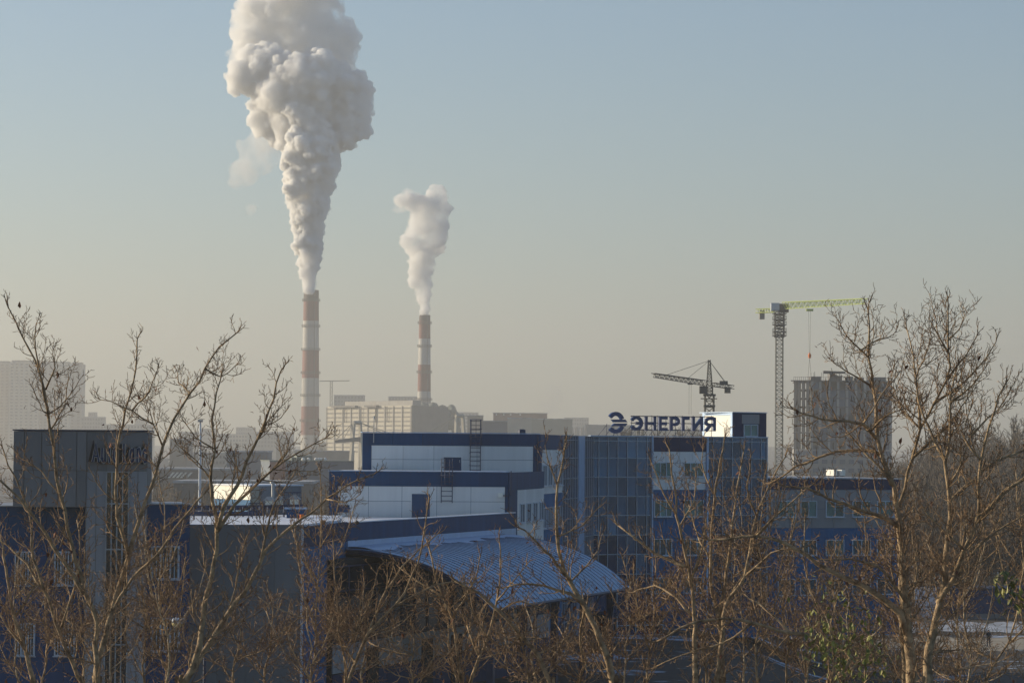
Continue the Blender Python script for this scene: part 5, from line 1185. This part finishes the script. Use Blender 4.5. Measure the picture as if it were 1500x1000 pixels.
WD = [(20, 820, 70, 'thicket tree below the hazy apartment tower, at the left border'), (75, 800, 72, 'thicket tree in front of the blue wall left of the tower column'), (118, 850, 66, 'low twiggy tree left of the tower column base'), (160, 860, 69, 'low twiggy tree at the foot of the tower column'),
 (205, 830, 71, 'twiggy tree in front of the barred window pair'), (250, 780, 68, 'twiggy tree rising beside the street lamp'), (235, 690, 64, 'slim tree with its tip against the sky right of the sign letters'), (350, 870, 70, 'low tree in front of the lower grey wall'), (395, 860, 72, 'low thin tree centred on the grey wall'), (440, 860, 69, 'twiggy tree at the corner of grey and blue walls'),
 (490, 790, 66, 'upright twiggy tree before the bright blue wall strip'), (470, 690, 75, 'small tree tip left of the white terrace block'), (530, 885, 71, 'low tree before the dark showroom glass'), (600, 925, 66, 'low bush like tree in front of the pale showroom wall'), (655, 845, 70, 'twiggy tree against the dark gable of the vault'), (770, 885, 72, 'twiggy tree against the lower edge of the vault roof'),
 (760, 900, 64, 'low tangled tree under the canopy columns'), (860, 905, 70, 'tangled tree at the right corner of the canopy'), (920, 850, 69, 'tree with fine twigs before the base of the glass facade'), (955, 790, 68, 'slender tree in front of the left window column'), (1030, 820, 66, 'twig filled tree between the two right hand dark stems'), (1075, 760, 70, 'bushy tree covering the right glazed corner'),
 (1120, 690, 66, 'bushy tree at the joint of tall block and low wing'), (1150, 830, 68, 'bushy tree before the blue part of the low wing'), (1185, 760, 70, 'twiggy tree before the first windows of the low wing'), (1225, 800, 66, 'golden twiggy tree under the long left bough'), (1265, 760, 72, 'twiggy tree before the last windows of the low wing'), (1250, 880, 62, 'low leafy tangle below the long left bough'),
 (1345, 720, 68, 'thicket tree behind the fork of the largest tree'), (1400, 700, 72, 'thicket tree between the two right hand giants'), (1418, 760, 70, 'thicket tree above the long blue hall'), (1490, 690, 66, 'thicket tree at the extreme right border'), (1290, 930, 60, 'low twiggy tree beside the white post'), (1400, 960, 58, 'low twiggy tree below the standing person')]
for i, (px, yt, D, lb) in enumerate(WD):
    wild(100 + i, px, yt, D, lb, forks=6, dens=.98, cl=.56, sp=60 if yt < 850 else 75, gap=.19, stemmat=bark if i % 3 else bark_w)
# shrubs with green leaves
T = Tree(501, dens=.7)
pts = pth(58, [(1215, 1010), (1222, 960), (1215, 920), (1225, 885)], 3); T.limb(pts, .02, .008, cl=.5)
pts2 = pth(58, [(1222, 960), (1250, 940), (1262, 905)], 4); T.limb(pts2, .015, .006, cl=.4); pts3 = pth(58, [(1222, 970), (1195, 940), (1198, 930)], 5); T.limb(pts3, .015, .006, cl=.4); pts4 = pth(58, [(1260, 1005), (1290, 975), (1280, 960)], 6); T.limb(pts4, .015, .006, cl=.4)
T.leaves(pts[1:] + pts2 + pts3 + pts4, 380, .22, .085)
T.limb(down(58, 1215, 1010, 1) + [pts[0]], .04, .022, gap=2)
b = pts[0]; T.finish((b.x, b.y, ground_z(b.x, b.y)), 'shrub still holding yellow green leaves below the long left bough', 'leafy_shrub', lm=greenleaf, cat='shrub')
T = Tree(502, dens=.7)
pts = pth(52, [(1530, 1010), (1520, 930), (1490, 880), (1470, 862)], 3); T.limb(pts, .02, .008, cl=.3, gap=.4); T.leaves(pts[2:], 60, .13, .11)
T.limb(down(52, 1530, 1010, 2) + [pts[0]], .04, .022, gap=2)
b = pts[0]; T.finish((b.x, b.y, ground_z(b.x, b.y)), 'dark broad leaves hanging in from the right edge above the blue hall', 'leafy_shrub', lm=darkleaf, cat='shrub')

# --- distant bare woods (joined masses)
def wood(name, n, region, hgt, label, seed, mm, spread_q, nb=26):
    r = random.Random(seed); protos = []
    for p in range(5):
        mb = MB(); H = 1.0
        mb.tube([(0, 0, 0), (r.uniform(-.02, .02), 0, .5), (r.uniform(-.04, .04), 0, 1.0)], [.016, .010, .003], 4, False)
        for k in range(nb):
            z = r.uniform(.2, .95); a = r.uniform(0, 6.28); L = (1.05 - z) * r.uniform(.25, .5) + .05; e = r.uniform(.6, 1.2)
            q = Vector((math.cos(a) * math.cos(e), math.sin(a) * math.cos(e), math.sin(e))); st_ = Vector((0, 0, z)); end = st_ + q * L; mid = st_ + q * L * .5 + Vector((0, 0, -.02))
            mb.tube([st_, mid, end], [.005, .0035, .002], 3, False)
            for j in range(4):
                s2 = st_.lerp(end, r.uniform(.3, .95)); q2 = (q + Vector((r.gauss(0, .6), r.gauss(0, .6), r.gauss(.3, .4)))).normalized(); mb.tube([s2, s2 + q2 * L * r.uniform(.25, .5)], [.0028, .0015], 3, False)
        protos.append((np.array(mb.v), mb.f))
    V = []; Fc = []; o = 0
    for k in range(n):
        x, y = region(r); h = r.uniform(*hgt); a = r.uniform(0, 6.28); pv, pf = protos[k % 5]
        c_, s_ = math.cos(a), math.sin(a); w_ = h * r.uniform(.8, 1.2)
        X = np.stack([(pv[:, 0]*c_ - pv[:, 1]*s_) * w_ + x, (pv[:, 0]*s_ + pv[:, 1]*c_) * w_ + y, pv[:, 2] * h + ground_z(x, y) - .2], 1)
        V.append(X); Fc += [tuple(i + o for i in f) for f in pf]; o += len(pv)
    mb = MB(); mb.v = np.concatenate(V).tolist(); mb.f = Fc
    return tag(mb.build(name, mm), label, 'woodland', kind='stuff')
def reg_right(r):
    y = 385 + 420 * r.random() ** 1.3; q = r.uniform(.112, .20); return q * y, y
wood('birch_wood', 540, reg_right, (10, 17), 'dense bare birch wood covering the slope behind the blue hall', 1, mat('wood_bark', (.05, .036, .024), .9, c2=(.20, .155, .11), scale=.3), 0, nb=30)
def reg_left(r):
    y = r.uniform(560, 860); q = r.uniform(-.125, -.055); return q * y, y
wood('bare_treeline', 90, reg_left, (9, 13), 'hazy brown line of bare trees among the factory roofs at left', 2, mat('far_bark', (.12, .095, .07), .9), 0)
def reg_sign(r):
    y = r.uniform(900, 1150); q = r.uniform(.035, .066); return q * y, y
wood('bare_treeline', 80, reg_sign, (20, 28), 'bare treetops visible beneath the letters of the roof sign', 3, mat('far_bark', (.12, .095, .07), .9), 0)
def reg_k(r):
    y = r.uniform(600, 850); q = r.uniform(.083, .10); return q * y, y
wood('bare_treeline', 60, reg_k, (10, 16), 'bare trees between the tall crane and the low wing roof', 4, mat('far_bark', (.12, .095, .07), .9), 0)
# undergrowth
def reg_u(r):
    y = r.uniform(262, 345); q = r.uniform(-.02, .19); return q * y, y
def ok_u(r):
    while 1:
        x, y = reg_u(r)
        if not (x < 27 and y < 285) and not (abs(x / y - .157) < .016 and y < 345) and not (31 < x and 306 < y < 332): return x, y
wood('undergrowth', 420, ok_u, (1.2, 4.0), 'low leafless scrub on the ground below the right trees', 5, bark_d, 0, nb=22)

# ================================================================ STREET THINGS
D = 140
t = thing('street_lamp', (P(300, 930, D).x, D, ground_z(P(300, 930, D).x, D)), 'cream cobra head street lamp standing out pale among the left branches', 'street lamp')
a = P(262, 910, D); b0 = P(300, 960, D); bx = b0.x
mb = MB(); mb.tube([(bx, D, 5), (bx, D, b0.z), P(296, 925, D), P(285, 914, D), P(268, 909, D)], [.09, .07, .05, .04, .035], 8); mb.build('pole', metal_d, t)
mb = MB(); mb.sphere(a + Vector((0, 0, .03)), .36, 14, 10, (1, .7, .5)); mb.build('lamp_housing', frame_w, t, smooth=True)
mb = MB(); mb.sphere(a + Vector((-.03, 0, -.08)), .30, 14, 10, (1, .7, .6)); mb.build('lamp_glass', mat('lamp_glass', (.75, .62, .30), .25, var=.05), t, smooth=True)
c = P(1289, 958, 300)
o = MB().tube([(c.x, 300, ground_z(c.x, 300) - .1), (c.x, 300, P(1289, 909, 300).z)], .13, 8).build('lamp_post', wht_p); tag(o, 'plain white post standing below the largest right tree', 'post')

# person
def person():
    import bmesh
    g = ground_z(49, 314); X = P(1448, 930, 314).x; t = thing('person', (X, 314, g), 'person in dark winter clothes with a hood standing on the trodden path', 'person')
    verts = [((0, 0, .95), .15), ((0, 0, 1.15), .16), ((0, 0, 1.38), .18), ((0, 0, 1.50), .09), ((0, .0, 1.62), .11), ((0, 0, 1.72), .085),
             ((-.20, 0, 1.42), .085), ((-.29, -.04, 1.17), .07), ((-.20, -.20, 1.05), .055), ((-.12, -.26, 1.12), .045),
             ((.20, 0, 1.42), .085), ((.29, -.04, 1.17), .07), ((.20, -.20, 1.05), .055), ((.12, -.26, 1.12), .045),
             ((-.10, 0, .88), .115), ((-.12, 0, .48), .08), ((-.13, .02, .09), .055), ((-.14, -.14, .05), .05),
             ((.10, 0, .88), .115), ((.13, -.04, .48), .08), ((.15, -.02, .09), .055), ((.16, -.18, .05), .05)]
    edges = [(0,1),(1,2),(2,3),(3,4),(4,5),(2,6),(6,7),(7,8),(8,9),(2,10),(10,11),(11,12),(12,13),(0,14),(14,15),(15,16),(16,17),(0,18),(18,19),(19,20),(20,21)]
    me = bpy.data.meshes.new('body'); me.from_pydata([v for v, _ in verts], edges, []); o = bpy.data.objects.new('tmp', me); col.objects.link(o)
    md = o.modifiers.new('s', 'SKIN'); 
    for i, (_, r_) in enumerate(verts): me.skin_vertices[0].data[i].radius = (r_, r_ * .85)
    me.skin_vertices[0].data[0].use_root = True
    o.modifiers.new('u', 'SUBSURF').levels = 2
    dg = bpy.context.evaluated_depsgraph_get(); m2 = bpy.data.meshes.new_from_object(o.evaluated_get(dg)); bpy.data.objects.remove(o)
    cloth = mat('dark_cloth', (.015, .016, .022), .9); jean = mat('dark_jeans', (.02, .03, .06), .9)
    m2.materials.clear(); m2.materials.append(cloth); m2.materials.append(jean)
    for p in m2.polygons: p.use_smooth = True; p.material_index = 1 if p.center.z < .82 else 0
    b = bpy.data.objects.new('body', m2); col.objects.link(b); b.parent = t
    skin = mat('skin', (.42, .26, .19), .6)
    BASE['body_tmp'] = Vector((0,0,0))
    for nm, mbb, mm in (('face', MB().sphere((0, -.045, 1.635), .082, 12, 9, (.85, .8, 1.1)), skin), ('nose', MB().sphere((0, -.118, 1.625), .02, 6, 5), skin), ('hood', MB().sphere((0, .03, 1.66), .125, 14, 10, (1, .95, 1.1)), cloth),
                        ('backpack', MB().sphere((0, .19, 1.25), .2, 12, 9, (.85, .55, 1.15)), mat('black_nylon', (.012, .012, .014), .7)), ('camera', MB().box(-.07, .07, -.34, -.26, 1.10, 1.2), black)):
        q = bpy.data.objects.new(nm, mbb.mesh(nm, mm, smooth=nm != 'camera')); col.objects.link(q); q.parent = t
    for sx in (-1, 1):
        mbb = MB()
        for k in range(4): mbb.tube([(sx*.12 - sx*.01, -.27, 1.10 + k*.022), (sx*.085, -.31, 1.105 + k*.022), (sx*.06, -.335, 1.11 + k*.022)], .010, 5)
        mbb.tube([(sx*.12, -.26, 1.16), (sx*.08, -.28, 1.19)], .012, 5); mbb.sphere((sx*.12, -.27, 1.13), .045, 8, 6)
        q = bpy.data.objects.new('gloved_hand', mbb.mesh('gloved_hand', black)); col.objects.link(q); q.parent = t
person()
